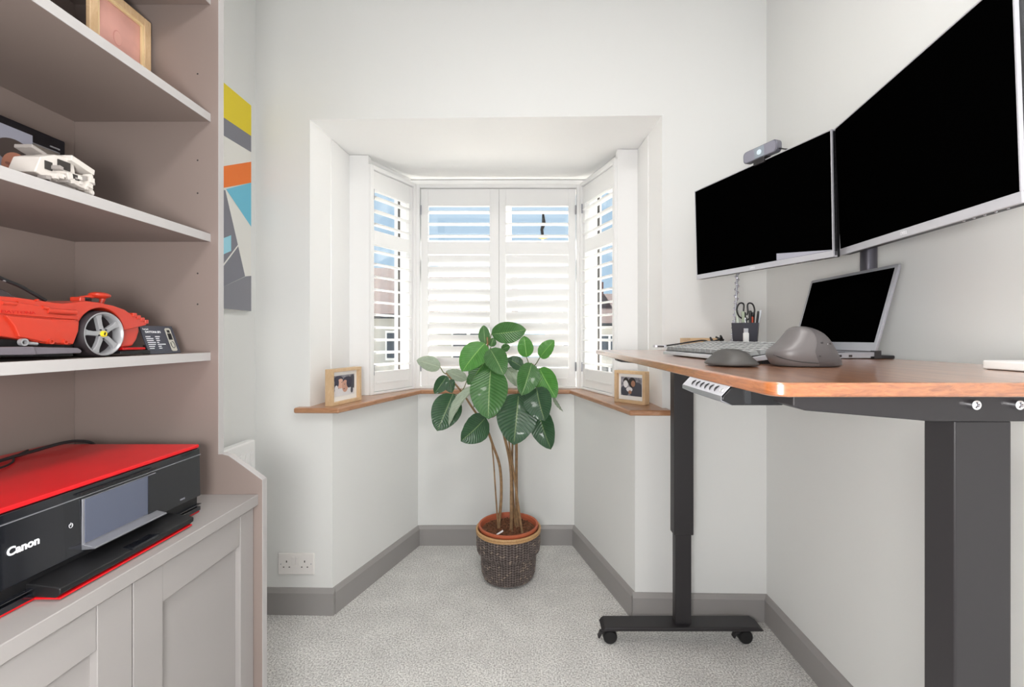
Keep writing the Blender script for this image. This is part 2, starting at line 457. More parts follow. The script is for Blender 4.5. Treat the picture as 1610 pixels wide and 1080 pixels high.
b = MB(); b.box(-.66, .35, 2.545, 2.6, 1.955, ZS - .002); struct(b.build('trim_4', M_white, bev=.003))

# ---------------- windows: white frames and panes set outside the shutters
def window(name, P, Q, mull, dark=None, transom=True):
    P = Vector(P); Q = Vector(Q); d = Q - P; L = d.length; d.normalize(); n = Vector((-d.y, d.x))
    M = Matrix(((d.x, n.x, 0, P.x), (d.y, n.y, 0, P.y), (0, 0, 1, 0), (0, 0, 0, 1)))
    b = MB(); z0, z1 = SILL - .02, ZS
    b.box(0, .05, -.03, .03, z0, z1, M=M); b.box(L - .05, L, -.03, .03, z0, z1, M=M)
    b.box(0, L, -.03, .03, z0, z0 + .06, M=M); b.box(0, L, -.03, .03, z1 - .05, z1, M=M)
    for m_ in mull: b.box(m_ - .022, m_ + .022, -.03, .03, z0, z1, M=M)
    if transom: b.box(0, L, -.028, .028, 1.63, 1.675, M=M)
    w = struct(b.build(name, M_white, bev=.003))
    g = MB(); g.box(.02, L - .02, -.004, .004, z0 + .02, z1 - .02, M=M); g.build('pane', M_glass, w)
    if dark is not None:
        k = MB(); k.box(dark, dark + .013, -.036, -.03, z0 + .06, z1 - .05, M=M); k.build('gasket', M_gasket, w)
    return w
w1 = window('window_1', (-.71, 2.64), (.382, 2.64), [.60], None)
w2 = window('window_2', (-.90, 2.26), (-.71, 2.64), [], .338)
w3 = window('window_3', (.382, 2.64), (.572, 2.26), [], .100)
b = MB(); b.box(-.012, .012, -.008, .008, -.02, .10); 
st = empty('window_stay', (.092, 2.585, 1.69), 0, 'dark window stay on a brass catch behind the upper louvres of the right centre shutter', 'window stay')
b = MB(); b.tube([(0, 0, 0), (-.006, -.004, .04), (.006, -.004, .075), (.002, 0, .13)], [.008, .009, .012, .006], 8); b.build('arm', M_black, st, smooth=True)
b = MB(); b.ball((0, -.012, -.006), (.03, .012, .008)); b.ball((-.022, -.014, 0), .009); b.ball((.022, -.014, 0), .009); b.box(-.006, .006, -.01, .028, -.012, .004); b.build('catch', M_brass, st, smooth=True)

# ---------------- plantation shutters
def shutter(name, P, Q, panels, label, group=None):
    """frame standing from P to Q (plan points); panels: list of (s0, s1, o0, o1, upper tilt, lower tilt)"""
    P = Vector(P); Q = Vector(Q); d = Q - P; L = d.length
    rz = math.atan2(d.y, d.x)
    t = empty(name, (P.x, P.y, SILL), rz, label, 'shutter', group)
    H = 1.958 - SILL
    f = MB()
    f.box(0, .022, -.012, .03, 0, H); f.box(L - .022, L, -.012, .03, 0, H); f.box(.022, L - .022, -.012, .03, 0, .012); f.box(.022, L - .022, -.012, .03, H - .02, H)
    f.build('frame', M_white, t, bev=.003)
    for s0, s1, o0, o1, up, lo in panels:
        p = MB()
        zl0, zl1, zu0, zu1 = .949 - SILL, 1.575 - SILL, 1.645 - SILL, 1.842 - SILL
        p.box(s0, o0, 0, .026, .014, H - .022); p.box(o1, s1, 0, .026, .014, H - .022)
        p.box(o0, o1, 0, .026, .014, zl0); p.box(o0, o1, 0, .026, zl1, zu0); p.box(o0, o1, 0, .026, zu1, H - .022)
        p.box(o0 + .012, o1 - .012, -.003, 0, .05, .06)
        pn = p.build('panel', M_white, t, bev=.002)
        for k in range(3 if not callable(up) else 3):
            blade(pn, o0, o1, zu0 + (k + .5) * (zu1 - zu0) / 3 , up)
        for k in range(10):
            blade(pn, o0, o1, zl0 + (k + .5) * (zl1 - zl0) / 10, lo(k) if callable(lo) else lo)
        for hz in (.12, H - .14):
            h = MB(); h.tube([(s0 + .001 if s0 < L / 2 else s1 - .001, -.006, hz - .025), (s0 + .001 if s0 < L / 2 else s1 - .001, -.006, hz + .025)], .004, 8)
            h.build('hinge', M_alu, pn)
    return t
def blade(parent, o0, o1, z, tilt):
    prof = [(-.031, 0), (-.02, .0042), (0, .0055), (.02, .0042), (.031, 0), (.02, -.0042), (0, -.0055), (-.02, -.0042)]
    b = MB(); M = Matrix.Translation((0, .013, z)) @ Matrix.Rotation(math.radians(tilt), 4, 'X')
    b.prism([(p[0], p[1]) for p in prof], o0 + .001, o1 - .001, 'x', M=M)
    b.build('louvre', M_louvre, parent, smooth=True)
shutter('plantation_shutter', (-.607, 2.5), (.296, 2.5), [
    (.026, .4545, .065, .404, 2, -60), (.4555, .877, .492, .838, 2, lambda k: -70)],
    'white two-panel louvred shutter across the middle of the bay, behind the plant')
shutter('plantation_shutter', (-.763, 2.2), (-.612, 2.497), [(.024, .310, .034, .285, 4, 4)],
    'white louvred shutter on the left side of the bay')
shutter('plantation_shutter', (.299, 2.495), (.422, 2.132), [(.022, .362, .045, .345, 8, 6)],
    'white louvred shutter on the right side of the bay, behind the desk end')

# ================================================================ STREET OUTSIDE
M_brick = mat('brick', (96, 62, 54), .9, noise=.2, nscale=3)
M_tile = mat('roof_tile', (66, 44, 40), .9, noise=.2, nscale=4)
M_rend = mat('white_render', (186, 184, 178), .9)
M_pane = mat('house_pane', (70, 76, 84), .1)
M_asph = mat('pale_paving', (196, 192, 186), .95)
M_hedge = mat('hedge', (70, 82, 56), .95, noise=.4, nscale=4, bump=1, bscale=3)
b = MB(); b.box(-70, 70, 3, 90, -3.1, -3.0); struct(b.build('ground', M_asph))
def house(x, y, w, eave, ridge, lab, wins):
    h = empty('house', (x, y, -3), 0, lab, 'house')
    b = MB(); b.box(0, w, 0, 7, 0, eave * .45, 0); b.box(0, w, 0, 7, eave * .45, eave, 1); b.build('wall', [M_rend, M_rend], h)
    b = MB(); b.prism([(-.4, eave - .1), (3.5, ridge), (7.4, eave - .1)], -.3, w + .3, 'x'); b.build('roof', M_tile, h)
    b = MB(); b.box(w * .3, w * .3 + .9, 3.1, 3.8, ridge - .6, ridge + .9); b.build('chimney', M_brick, h)
    b = MB(); b.box(-.3, w + .3, -.5, -.4, eave - .28, eave - .08); b.build('gutter', M_black, h)
    for (wx, wz, ww, wh) in wins:
        f = MB(); f.box(wx, wx + ww, -.06, .05, wz, wz + wh); fo = f.build('window_frame', M_white, h)
        g = MB(); n = 2
        for i in range(n): g.box(wx + .08 + i * ww / n, wx + (i + 1) * ww / n - .08, -.09, -.06, wz + .1, wz + wh - .1)
        g.build('pane', M_pane, fo)
    return h
house(-14, 20, 13.2, 5.2, 7.7, 'pale rendered house with a brown tiled roof across the street, seen through the left louvres', [(2 + 2.9 * i, 3.1, 1.5, 1.3) for i in range(4)] + [(2 + 2.9 * i, .7, 1.6, 1.4) for i in range(4)])
house(1.6, 33, 12, 5.2, 7.6, 'white house with a red brown roof farther off, seen through the right louvres', [(1 + 2.7 * i, 3.0, 1.4, 1.3) for i in range(4)] + [(1 + 2.7 * i, .7, 1.4, 1.4) for i in range(4)])
b = MB()
for i in range(14): b.ball((-13 + i * .95, 15, -2.4), (.7, .6, .75), 10)
tag(b.build('hedge', M_hedge, smooth=True), 'dark green hedge in front of the pale rendered house', 'hedge')

# ================================================================ SHELF UNIT AND CABINET (left)
Y1 = 1.106                                      # inner face of the end panel
u = empty('shelving_unit', (-.88, .5, 0), 0, 'tall grey built-in unit with open shelves above shaker cupboard doors, on the left', 'shelving unit')
def U(b, name, m, **k):
    o = b.build(name, m, u, **k); o.matrix_parent_inverse = Matrix.Translation((.88, -.5, 0)); return o
def ub(name, x0, x1, y0, y1, z0, z1, m=M_shelf, bev=.001):
    b = MB(); b.box(x0, x1, y0, y1, z0, z1); return U(b, name, m, bev=bev)
ub('back_panel', -1.104, -1.099, -.5, Y1, 0, 2.5)
for i, z in enumerate((1.083, 1.371, 1.663, 1.948)):
    s = ub('shelf', -1.099, -.770, -.5, Y1, z - .0195, z)
    e = MB(); e.box(-.770, -.7685, -.5, Y1, z - .0195, z); eo = e.build('lit_edge_strip', M_edge, s)  # lighter strip paints the light on the shelf front
b = MB()
prof = [(-1.1, 0), (-.643, 0), (-.643, .772), (-.712, .822), (-.725, .831), (-.740, .835), (-.750, .835), (-.750, 2.5), (-1.1, 2.5)]
b.prism([(p[0], p[1]) for p in prof], Y1, Y1 + .018, 'y'); ep = U(b, 'end_panel', M_shelf, bev=.0008)
b = MB()
for (p, q) in zip(prof[1:7], prof[2:8]):
    p = Vector(p); q = Vector(q); d = (q - p).normalized(); n = Vector((d.y, -d.x)) * .0012
    b.prism([p, q, q + n, p + n], Y1, Y1 + .018, 'y')
b.build('lit_edge_strip', M_edge, ep).matrix_parent_inverse = Matrix.Identity(4)  # same painted light along the end panel's front edge
b = MB()
for (y, z) in ((1.1, 1.25),):
    for zz in (1.20, 1.275, 1.47, 1.55, 1.76):
        b.lathe([(.0, 0), (.0022, 0)], 10, (-.80, Y1 - .0003, zz), 'y')
b.build('peg_hole', M_hole, ep).matrix_parent_inverse = Matrix.Identity(4)
ub('cabinet_top', -1.099, -.652, -.5, Y1, .712, .738, M_cab, bev=.002)
ub('carcass', -1.099, -.684, -.5, Y1, .06, .712, M_shelf)
ub('plinth', -1.09, -.70, -.5, Y1, 0, .06, M_cab)
def door(y0, y1, ws=.050):
    d = empty('door'); d.parent = u; d.matrix_parent_inverse = Matrix.Translation((.88, -.5, 0))
    def db(name, *a):
        b = MB(); b.box(*a); return b.build(name, M_cab, d, bev=.0012)
    xs, xb = -.663, -.683
    db('stile', xb, xs, y0, y0 + .062, .07, .706); db('stile', xb, xs, y1 - ws, y1, .07, .706)
    db('rail', xb, xs - .0008, y0 + .0625, y1 - ws - .0005, .637, .706); db('rail', xb, xs - .0008, y0 + .0625, y1 - ws - .0005, .07, .14)
    db('panel', xb, xb + .008, y0 + .06, y1 - ws + .002, .13, .65)
door(.767, Y1 - .002); door(.425, .7645, .062); door(.08, .4225, .062)

# ---------------- printer
def box_px(b, *a): b.box(*a)
pr = empty('printer', (-.88, .81, .738), 0, 'red-topped black inkjet printer with its tray pulled out on the grey cupboard', 'printer')
PX, PY0, PY1 = -.715, .598, .996
o_ = Vector((-.88, .81, .738))
def PB(b, name, m, par=None, **k):
    b.v = [p - o_ for p in b.v]
    return b.build(name, m, par or pr, **k)
b = MB(); b.box(-1.04, PX - .006, PY0, PY1, .742, .8785); PB(b, 'body', M_black, bev=.002)
b = MB(); b.box(-1.04, PX - .002, PY0, PY1, .8785, .886); PB(b, 'lid', M_redp, bev=.002)
b = MB(); b.box(-1.035, PX + .001, PY0 + .003, PY1 - .003, .7385, .7425); PB(b, 'base_trim', M_redp, bev=.0015)
b = MB(); b.prism([(PX - .006, .772), (PX + .001, .774), (PX - .001, .877), (PX - .006, .878)], PY0, PY1, 'y'); fp = PB(b, 'front_panel', M_gloss, bev=.001)
b = MB(); b.box(PX - .003, PX + .0015, PY0, PY1, .8630, .8642); PB(b, 'front_seam', M_alu, fp)
b = MB(); b.box(PX - .003, PX + .006, .724, .871, .868, .8705); PB(b, 'panel_grip', M_black, fp, bev=.001)
b = MB(); b.prism([(PX, .778), (PX + .022, .780), (PX + .022, .7825), (PX + .002, .787), (PX + .002, .858), (PX, .860)], .730, .876, 'y'); sc = PB(b, 'display_bezel', M_alu, fp, bev=.0006)
M_disp = mat('display_glass', (84, 90, 108), .15, coat=.5)
b = MB(); b.prism([(PX + .002, .788), (PX + .0032, .788), (PX + .0032, .8585), (PX + .002, .8585)], .734, .8755, 'y'); PB(b, 'display', M_disp, sc)
b = MB(); b.prism([(PX + .0035, .787), (PX + .004, .787), (PX + .004, .859), (PX + .0035, .859)], .8545, .8765, 'y'); PB(b, 'display_side', M_gloss, sc)
b = MB(); b.box(PX - .004, PX + .004, PY0 + .004, PY1 - .004, .7435, .752); b.box(PX - .004, PX + .006, PY0 + .004, PY1 - .004, .757, .7585); PB(b, 'slot_lip', M_gloss, bev=.001)
# output tray
b = MB(); b.prism([(PX - .01, .746), (PX + .036, .7435), (PX + .043, .749), (PX + .043, .757), (PX + .036, .7595), (PX - .01, .7655)], .655, .919, 'y'); tr_ = PB(b, 'tray', M_black, bev=.002)
b = MB(); b.box(PX + .003, PX + .041, .657, .917, .7405, .7435); PB(b, 'tray_trim', M_redp, tr_, bev=.001)
b = MB(); b.box(PX + .025, PX + .0445, .775, .83, .7565, .7610); PB(b, 'tray_flap', M_gloss, tr_, bev=.001)
# lettering on the front panel: reads along +Y, faces +X
def side_text(name, txt, size, m, y, z, x, par, bold=0, wide=1, org=o_, depth=.0003):
    R = Matrix.Translation(Vector((x, y, z)) - org) @ Matrix.Rotation(PI / 2, 4, 'Z')
    return text_mesh(name, txt, size, m, par, R, bold, depth, wide)
side_text('logo', 'Canon', .0158, M_text, .6455, .823, PX + .0012, fp, .0006, 1.0)
side_text('model_mark', 'TS9155', .0045, M_text_g, .943, .784, PX + .0012, fp)
b = MB()
for k in range(11):
    a0 = math.radians(125 + k * 29); a1 = math.radians(125 + (k + 1) * 29)
    if k < 10: b.tube([(PX + .0015, .712 + .0028 * math.cos(a0), .825 + .0035 * math.sin(a0)), (PX + .0015, .712 + .0028 * math.cos(a1), .825 + .0035 * math.sin(a1))], .0004, 6)
b.tube([(PX + .0015, .712, .825), (PX + .0015, .712, .8295)], .0004, 6)
PB(b, 'power_symbol', M_text, fp)
# printer cable
def bez(pts, n=8):
    pts = [Vector(p) for p in pts]; out = []
    P = [pts[0]] + pts + [pts[-1]]
    for i in range(1, len(P) - 2):
        for k in range(n):
            t = k / n; p0, p1, p2, p3 = P[i - 1:i + 3]
            out.append(.5 * ((2 * p1) + (-p0 + p2) * t + (2 * p0 - 5 * p1 + 4 * p2 - p3) * t * t + (-p0 + 3 * p1 - 3 * p2 + p3) * t ** 3))
    out.append(pts[-1]); return out
def cable(name, pts, r, m, label, cat='cable', n=8):
    b = MB(); b.tube(bez(pts, n), r, 8); return tag(b.build(name, m, smooth=True), label, cat)
zt = .889
cable('power_cable', [(-.965, 1.02, .74), (-.97, 1.03, .86), (-.975, .985, zt + .006), (-.985, .90, zt + .003), (-.975, .82, zt), (-.955, .76, zt), (-.97, .70, zt), (-1.0, .63, zt)], .0032, M_cablek, 'thick black cable trailing over the red top of the printer from its far corner', n=10)
cable('power_cable', [(-1.0, .62, zt), (-.96, .70, zt), (-.935, .76, zt), (-.93, .80, zt), (-.95, .84, zt), (-.99, .88, zt), (-1.02, .93, zt)], .0018, M_cablek, 'thin black cable looping over the middle of the printer lid')

# ---------------- red model car on the lowest open shelf
XC = -.790
ZC = 1.083
car = empty('model_car', (-.915, .80, ZC), 0, 'large red plastic model sports car with silver five-spoke wheel on the shelf', 'model car')
co = Vector((-.915, .80, ZC))
def CP(b, name, m, par=None, **k):
    b.v = [p - co for p in b.v]; return b.build(name, m, par or car, **k)
def cz(x, y, X=XC):                          # crop coordinates -> (y,z) on the car's near side
    p = onX(x / 4.472, 400 + y / 4.472, X); return (p.y, p.z)
WY, WZ, WR = .8456, ZC + .043, .043
arch = [(WY + (WR + .004) * math.cos(math.radians(a)), WZ + (WR + .005) * math.sin(math.radians(a))) for a in range(8, 187, 9)]
top = [cz(*p) for p in ((-450, 268), (-200, 280), (0, 292), (120, 302), (330, 331), (440, 345), (530, 336), (600, 326), (700, 338), (800, 360), (880, 388), (930, 425), (1000, 458), (1036, 486), (1030, 498))]
low = [cz(*p) for p in ((520, 590), (500, 638), (300, 625), (100, 590), (-100, 560), (-450, 560))]
side = top + arch + low
b = MB(); b.prism(side, XC, XC - .085, 'x'); b.prism(side, XC - .165, XC - .25, 'x')
mid = [cz(*p) for p in ((-450, 275), (-200, 285), (0, 300), (330, 345), (440, 362), (600, 370), (800, 400), (930, 440), (1036, 492), (1000, 520), (600, 520), (-450, 540))]
b.prism(mid, XC - .08, XC - .17, 'x')
body = CP(b, 'body', M_redl, bev=.005, seg=3)
# door skin
b = MB(); b.prism([cz(*p) for p in ((20, 428), (540, 472), (534, 540), (498, 632), (300, 618), (115, 580), (78, 500))], XC - .002, XC + .005, 'x'); dr = CP(b, 'door', M_redl, bev=.002)
b = MB(); b.prism([cz(*p) for p in ((-450, 300), (0, 320), (300, 366), (330, 412), (540, 436), (540, 462), (0, 418), (-450, 380))], XC - .002, XC + .0035, 'x'); CP(b, 'side_panel', M_redl, bev=.0015)
for p_, q_, r_ in (((10, 340), (110, 347), .0032), ((330, 395), (530, 408), .0045), ((295, 372), (340, 378), .0032), ((360, 462), (530, 470), .0022)):
    b = MB(); b.tube([onX(p_[0] / 4.472, 400 + p_[1] / 4.472, XC + .003), onX(q_[0] / 4.472, 400 + q_[1] / 4.472, XC + .003)], r_, 12); CP(b, 'rod', M_redl, smooth=True)
for (x, y) in ((350, 612), (450, 615)):
    b = MB(); b.lathe([(.0022, -.004), (.0045, -.004), (.0045, .004), (.0022, .004), (.0022, -.004)], 14, onX(x / 4.472, 400 + y / 4.472, XC + .004), 'x'); CP(b, 'bush', M_redl, smooth=True)
for (x, y) in ((250, 322), (120, 335), (400, 480), (485, 515)):
    b = MB(); b.lathe([(0, .004), (.002, .004), (.002, 0)], 10, onX(x / 4.472, 400 + y / 4.472, XC), 'x'); CP(b, 'pin', M_redl, smooth=True)
# side scoop behind the door
b = MB(); b.prism([cz(*p) for p in ((-450, 430), (15, 440), (72, 500), (100, 580), (-450, 570))], XC - .03, XC - .004, 'x'); CP(b, 'scoop', M_redl2, bev=.002)
# chin and splitter
b = MB(); b.prism([cz(*p) for p in ((885, 498), (1000, 498), (1003, 540), (985, 600), (955, 645), (870, 660), (880, 560))], XC - .006, XC - .244, 'x'); CP(b, 'front_bumper', M_redl, bev=.004)
b = MB(); b.prism([cz(*p) for p in ((850, 655), (1008, 652), (1012, 668), (850, 672))], XC + .004, XC - .25, 'x'); CP(b, 'bumper_lip', M_redl2, bev=.001)
b = MB(); b.prism([cz(*p) for p in ((820, 680), (1030, 672), (1032, 692), (1030, 700), (820, 700))], XC + .008, XC - .255, 'x'); CP(b, 'splitter', M_black, bev=.001)
# grey side skirt
b = MB()
b.prism([cz(*p) for p in ((-450, 660), (-20, 650), (170, 648), (185, 690), (185, 706), (-450, 712))], XC + .016, XC - .26, 'x')
b.prism([cz(*p) for p in ((160, 650), (500, 656), (520, 668), (530, 680), (520, 694), (160, 706))], XC + .012, XC - .05, 'x')
CP(b, 'side_skirt', M_greyp, bev=.0015)
b = MB(); b.prism([cz(*p) for p in ((-450, 590), (560, 600), (560, 715), (-450, 725))], XC - .012, XC - .24, 'x'); CP(b, 'underbody', M_black)
b = MB(); b.lathe([(.0035, -.003), (.0058, -.003), (.0058, .003), (.0035, .003), (.0035, -.003)], 16, onX(162 / 4.472, 400 + 617 / 4.472, XC + .004), 'x')
b.tube([onX(175 / 4.472, 400 + 622 / 4.472, XC + .003), onX(260 / 4.472, 400 + 628 / 4.472, XC + .003)], .0025, 8)
CP(b, 'link_arm', M_rim, smooth=True)
# windscreen pillar and cockpit
b = MB(); b.tube(bez([onX(-300 / 4.472, 400 + 130 / 4.472, XC - .02), onX(-60 / 4.472, 400 + 148 / 4.472, XC - .02), onX(60 / 4.472, 400 + 190 / 4.472, XC - .018), onX(170 / 4.472, 400 + 238 / 4.472, XC - .015), onX(320 / 4.472, 400 + 325 / 4.472, XC - .01)]), .003, 8); CP(b, 'windscreen_frame', M_black, smooth=True)
b = MB(); b.tube(bez([onX(20 / 4.472, 400 + 180 / 4.472, XC - .018), onX(100 / 4.472, 400 + 205 / 4.472, XC - .016), onX(170 / 4.472, 400 + 236 / 4.472, XC - .014), onX(235 / 4.472, 400 + 270 / 4.472, XC - .012)]), .0014, 8); CP(b, 'windscreen_trim', M_rim, smooth=True)
b = MB(); b.prism([cz(*p) for p in ((-450, 150), (-60, 155), (60, 200), (170, 248), (310, 330), (0, 300), (-450, 270))], XC - .03, XC - .22, 'x'); CP(b, 'cockpit_glass', mat('smoked_glass', (66, 60, 62), .15), bev=.004)
# wing mirror on the fender
b = MB(); mp_ = onX(700 / 4.472, 400 + 288 / 4.472, XC - .03)
b.ball(mp_, (.014, .020, .0065), 16); b.tube([mp_ + Vector((0, -.014, -.003)), mp_ + Vector((-.004, -.036, -.008))], [.004, .003], 8)
b.tube([mp_ + Vector((0, .008, -.002)), mp_ + Vector((-.002, .004, -.018))], [.005, .004], 8)
mr = CP(b, 'wing_mirror', M_redl, smooth=True)
b = MB(); q_ = onX(600 / 4.472, 400 + 315 / 4.472, XC - .03); b.tube([q_ + Vector((0, -.012, -.001)), q_ + Vector((0, .008, .001))], .0038, 10); CP(b, 'mirror_joint', M_black, smooth=True)
b = MB(); q_ = onX(545 / 4.472, 400 + 318 / 4.472, XC - .03); b.box(q_.x - .01, q_.x + .01, q_.y - .005, q_.y + .005, q_.z - .012, q_.z + .005); CP(b, 'mirror_foot', M_redl, bev=.002)
# headlamp detail
b = MB()
for i in range(4):
    p = onX((905 + 28 * i) / 4.472, 400 + (418 + 16 * i) / 4.472, XC - .01); b.box(p.x - .03, p.x + .012, p.y - .003, p.y + .006, p.z - .006, p.z + .002)
CP(b, 'headlamp_cover', M_redl, bev=.001)
side_text('side_lettering', 'DAYTONA', .0062, M_redl2, onX(26, 491, XC).y, onX(26, 491, XC).z, XC + .0038, car, 0, 1.6, co)
# wheel
def wheel(y, name='wheel'):
    w = empty(name); w.parent = car; w.location = Vector((XC - .004, y, WZ)) - co
    b = MB(); b.lathe([(.0375, .008), (.0405, .0095), (.0426, .006), (.043, 0), (.043, -.03), (.040, -.036), (.034, -.036)], 56, axis='x'); b.build('tyre', M_tyre, w, smooth=True)
    b = MB(); b.lathe([(.0375, -.02), (.0345, .002), (.0362, .0080), (.0385, .0102), (.0402, .0098)], 56, axis='x'); rm = b.build('rim', M_rim, w, smooth=True)
    b = MB(); b.lathe([(0, -.009), (.0365, -.009), (.0365, -.03)], 40, axis='x'); b.build('brake_disc', M_tyre, w)
    for k in range(5):
        s = MB(); a = math.radians(90 + 72 * k + 18); M = Matrix.Rotation(a, 4, 'X')
        s.prism([(.004, -.0055), (.016, -.0048), (.028, -.0065), (.0365, -.0110), (.0372, .0045), (.030, .0025), (.018, .0032), (.004, .0045)], -.001, .0065, 'x', M=M)
        s.build('spoke', M_rim, w, bev=.0012)
    b = MB(); b.lathe([(0, .0095), (.0052, .0095), (.006, .006), (.006, 0)], 24, axis='x'); h = b.build('hub_cap', M_yellow, w, smooth=True)
    b = MB(); b.box(.0095, .0101, -.0012, .0008, -.0028, .002); b.box(.0095, .0101, -.0005, .0022, .0005, .0028); b.build('emblem', M_black, h)
    b = MB()
    for k in range(5):
        a = math.radians(54 + 72 * k); b.lathe([(.0013, .008), (.0013, .002)], 8, (0, .009 * math.cos(a), .009 * math.sin(a)), 'x', close=True)
    b.build('wheel_nut', M_black, w)
    return w
wheel(WY)

# ---------------- plaque in front of the car
pq = empty('plaque', (-.800, 1.011, ZC), 0, 'small dark grey specification plaque with white print beside the nose of the red car', 'plaque')
MQ = Matrix.Rotation(math.radians(-20), 4, 'Y')
b = MB(); b.box(-.0025, 0, -.046, .043, .001, .066, M=MQ); b.build('plate', mat('plaque_face', (62, 64, 74), .25), pq, bev=.0006)
b = MB(); b.box(-.028, -.002, -.03, .03, 0, .006); b.box(-.028, -.022, -.03, .03, .006, .02); b.build('stand', M_black, pq)
def plq(txt, size, y, z, bold=0):
    text_mesh('lettering', txt, size, M_text, pq, MQ @ Matrix.Translation((.0004, y, z)) @ Matrix.Rotation(PI / 2, 4, 'Z'), bold, .0001)
plq('Ferrari', .0055, -.034, .0575, .0001); plq('DAYTONA SP3', .0062, -.0165, .051, .0002)
b = MB()
for i, (l1, l2) in enumerate(((.012, .012), (.018, .009), (.017, .009), (.021, .005), (.019, .021), (.015, .008), (.012, .008))):
    z = .0405 - i * .0045
    b.box(0, .0006, -.040, -.040 + l1, z - .0008, z + .0008, M=MQ); b.box(0, .0006, -.015, -.015 + l2, z - .0008, z + .0008, M=MQ)
b.build('small_print', M_text, pq)
b = MB(); b.prism([(.018, .008), (.021, .006), (.031, .006), (.034, .008), (.034, .058), (.031, .061), (.021, .061), (.018, .058)], 0, .0006, 'x', M=MQ); pc = b.build('car_outline', mat('plaque_silver', (176, 174, 164), .4), pq)
b = MB(); b.box(.0006, .001, .0205, .0315, .033, .048, M=MQ); b.box(.0006, .001, .022, .030, .050, .056, M=MQ)
for k in range(14):
    a0, a1 = 2 * PI * k / 16, 2 * PI * (k + 1) / 16
    b.tube([MQ @ Vector((.0008, .026 + .005 * math.sin(a0), .021 + .008 * math.cos(a0))), MQ @ Vector((.0008, .026 + .005 * math.sin(a1), .021 + .008 * math.cos(a1)))], .0007, 5)
b.build('car_top_view', M_black, pc)

# ---------------- second open shelf: black display picture, photo print, white model
Z2 = 1.371
dp = empty('display_board', (-1.03, .75, Z2), 0, 'black-topped space picture board standing against the back of the middle shelf', 'picture')
b = MB(); b.box(-.012, 0, -.28, .266, 0, .185); b.build('board', mat('board_black', (14, 16, 26), .2), dp, bev=.003)
b = MB(); b.box(0, .0015, -.27, .252, .002, .152); b.build('printed_scene', mat('printed_grey_scene', (150, 144, 136), .4, noise=.35, nscale=22), dp)
b = MB(); b.box(.0, .002, .232, .252, .160, .163); b.box(.0, .002, -.27, .252, .1525, .1545); b.build('silver_mark', M_text_g, dp)
pp = empty('photo_print', (-.905, .80, Z2), 0, 'unframed portrait print of a dark-haired child behind the white model', 'photograph')
b = MB(); b.box(-.002, 0, -.09, .033, 0, .118); b.build('paper', mat('print_pale_blue', (120, 120, 132), .5), pp)
def ell(c, ry, rz, x, n=28, a0=0):           # flat ellipse facing +x
    return [(x, c[0] + ry * math.cos(2 * PI * k / n), c[1] + rz * math.sin(2 * PI * k / n)) for k in range(n)]
def ell_clip(c, ry, rz, x, zmin, ymax=9):
    return [(p[0], min(p[1], ymax), max(p[2], zmin)) for p in ell(c, ry, rz, x)]
b = MB(); b.flat(ell((.003, .076), .030, .022, .001), 0); b.flat(ell((.006, .048), .024, .027, .0016), 1)
b.flat(ell((.012, .052), .005, .0025, .002), 3); b.flat(ell((-.008, .052), .005, .0025, .002), 3); b.flat([(.0022, -.09, .001), (.0022, .012, .001), (.0022, -.05, .075), (.0022, -.09, .09)], 2)
b.build('portrait', [mat('photo_hair', (46, 34, 30), .5), mat('photo_skin', (146, 94, 74), .5), M_print_w, mat('photo_brow', (110, 66, 52), .5)], pp)
sp_ = empty('model_spacecraft', (-.815, .745, Z2), 0, 'white and grey plastic model spacecraft at the front edge of the middle shelf', 'model spacecraft')
sp_.scale = (1, .64, 1); sp_.location.y = .781
rnd = random.Random(3)
R1 = Matrix.Rotation(math.radians(-10), 4, 'X')
b = MB(); b.prism([(-.075, .016), (-.060, .044), (-.025, .056), (.010, .060), (.026, .050), (.030, .030), (.018, .018), (-.03, .010)], -.024, .022, 'x')
b.build('hull', M_wlego, sp_, bev=.002)
b = MB(); b.prism([(-.012, .030), (.030, .034), (.062, .018), (.058, .010), (.020, .012), (-.008, .016)], -.012, .034, 'x'); b.build('nose', M_wlego, sp_, bev=.0015)
b = MB(); b.box(.004, .030, -.004, .062, .054, .064, M=R1); b.build('wing', M_wlego, sp_, bev=.001)
b = MB(); b.box(-.03, .0, -.060, .0, .052, .058, M=R1); b.build('wing', M_wlego2, sp_, bev=.001)
b = MB(); b.box(.0215, .024, -.020, .012, .036, .050); b.box(.033, .0348, .002, .024, .021, .030); b.box(.021, .0235, -.052, -.034, .026, .040); b.build('cockpit_window', M_hole, sp_)
for i in range(16):
    b = MB(); y = -.066 + i * .0078; z = .004 + rnd.random() * .022; w = .005 + rnd.random() * .006
    b.box(.020, .034 + rnd.random() * .006, y, y + w * 1.3, z, z + w * .8, M=Matrix.Rotation(rnd.uniform(-.25, .25), 4, 'X')); b.build('fitting', M_wlego2 if i % 3 == 0 else M_wlego, sp_, bev=.0007)
for y, z, q in ((.052, .036, .005), (.040, .014, .004), (.056, .008, .0045)):
    b = MB(); b.lathe([(0, .006), (q, .006), (q, -.008)], 14, (.030, y, z), 'x'); b.build('engine', M_wlego, sp_, smooth=True)
b = MB(); b.box(-.02, .022, -.04, .03, 0, .012); b.build('stand', M_wlego2, sp_, bev=.001)

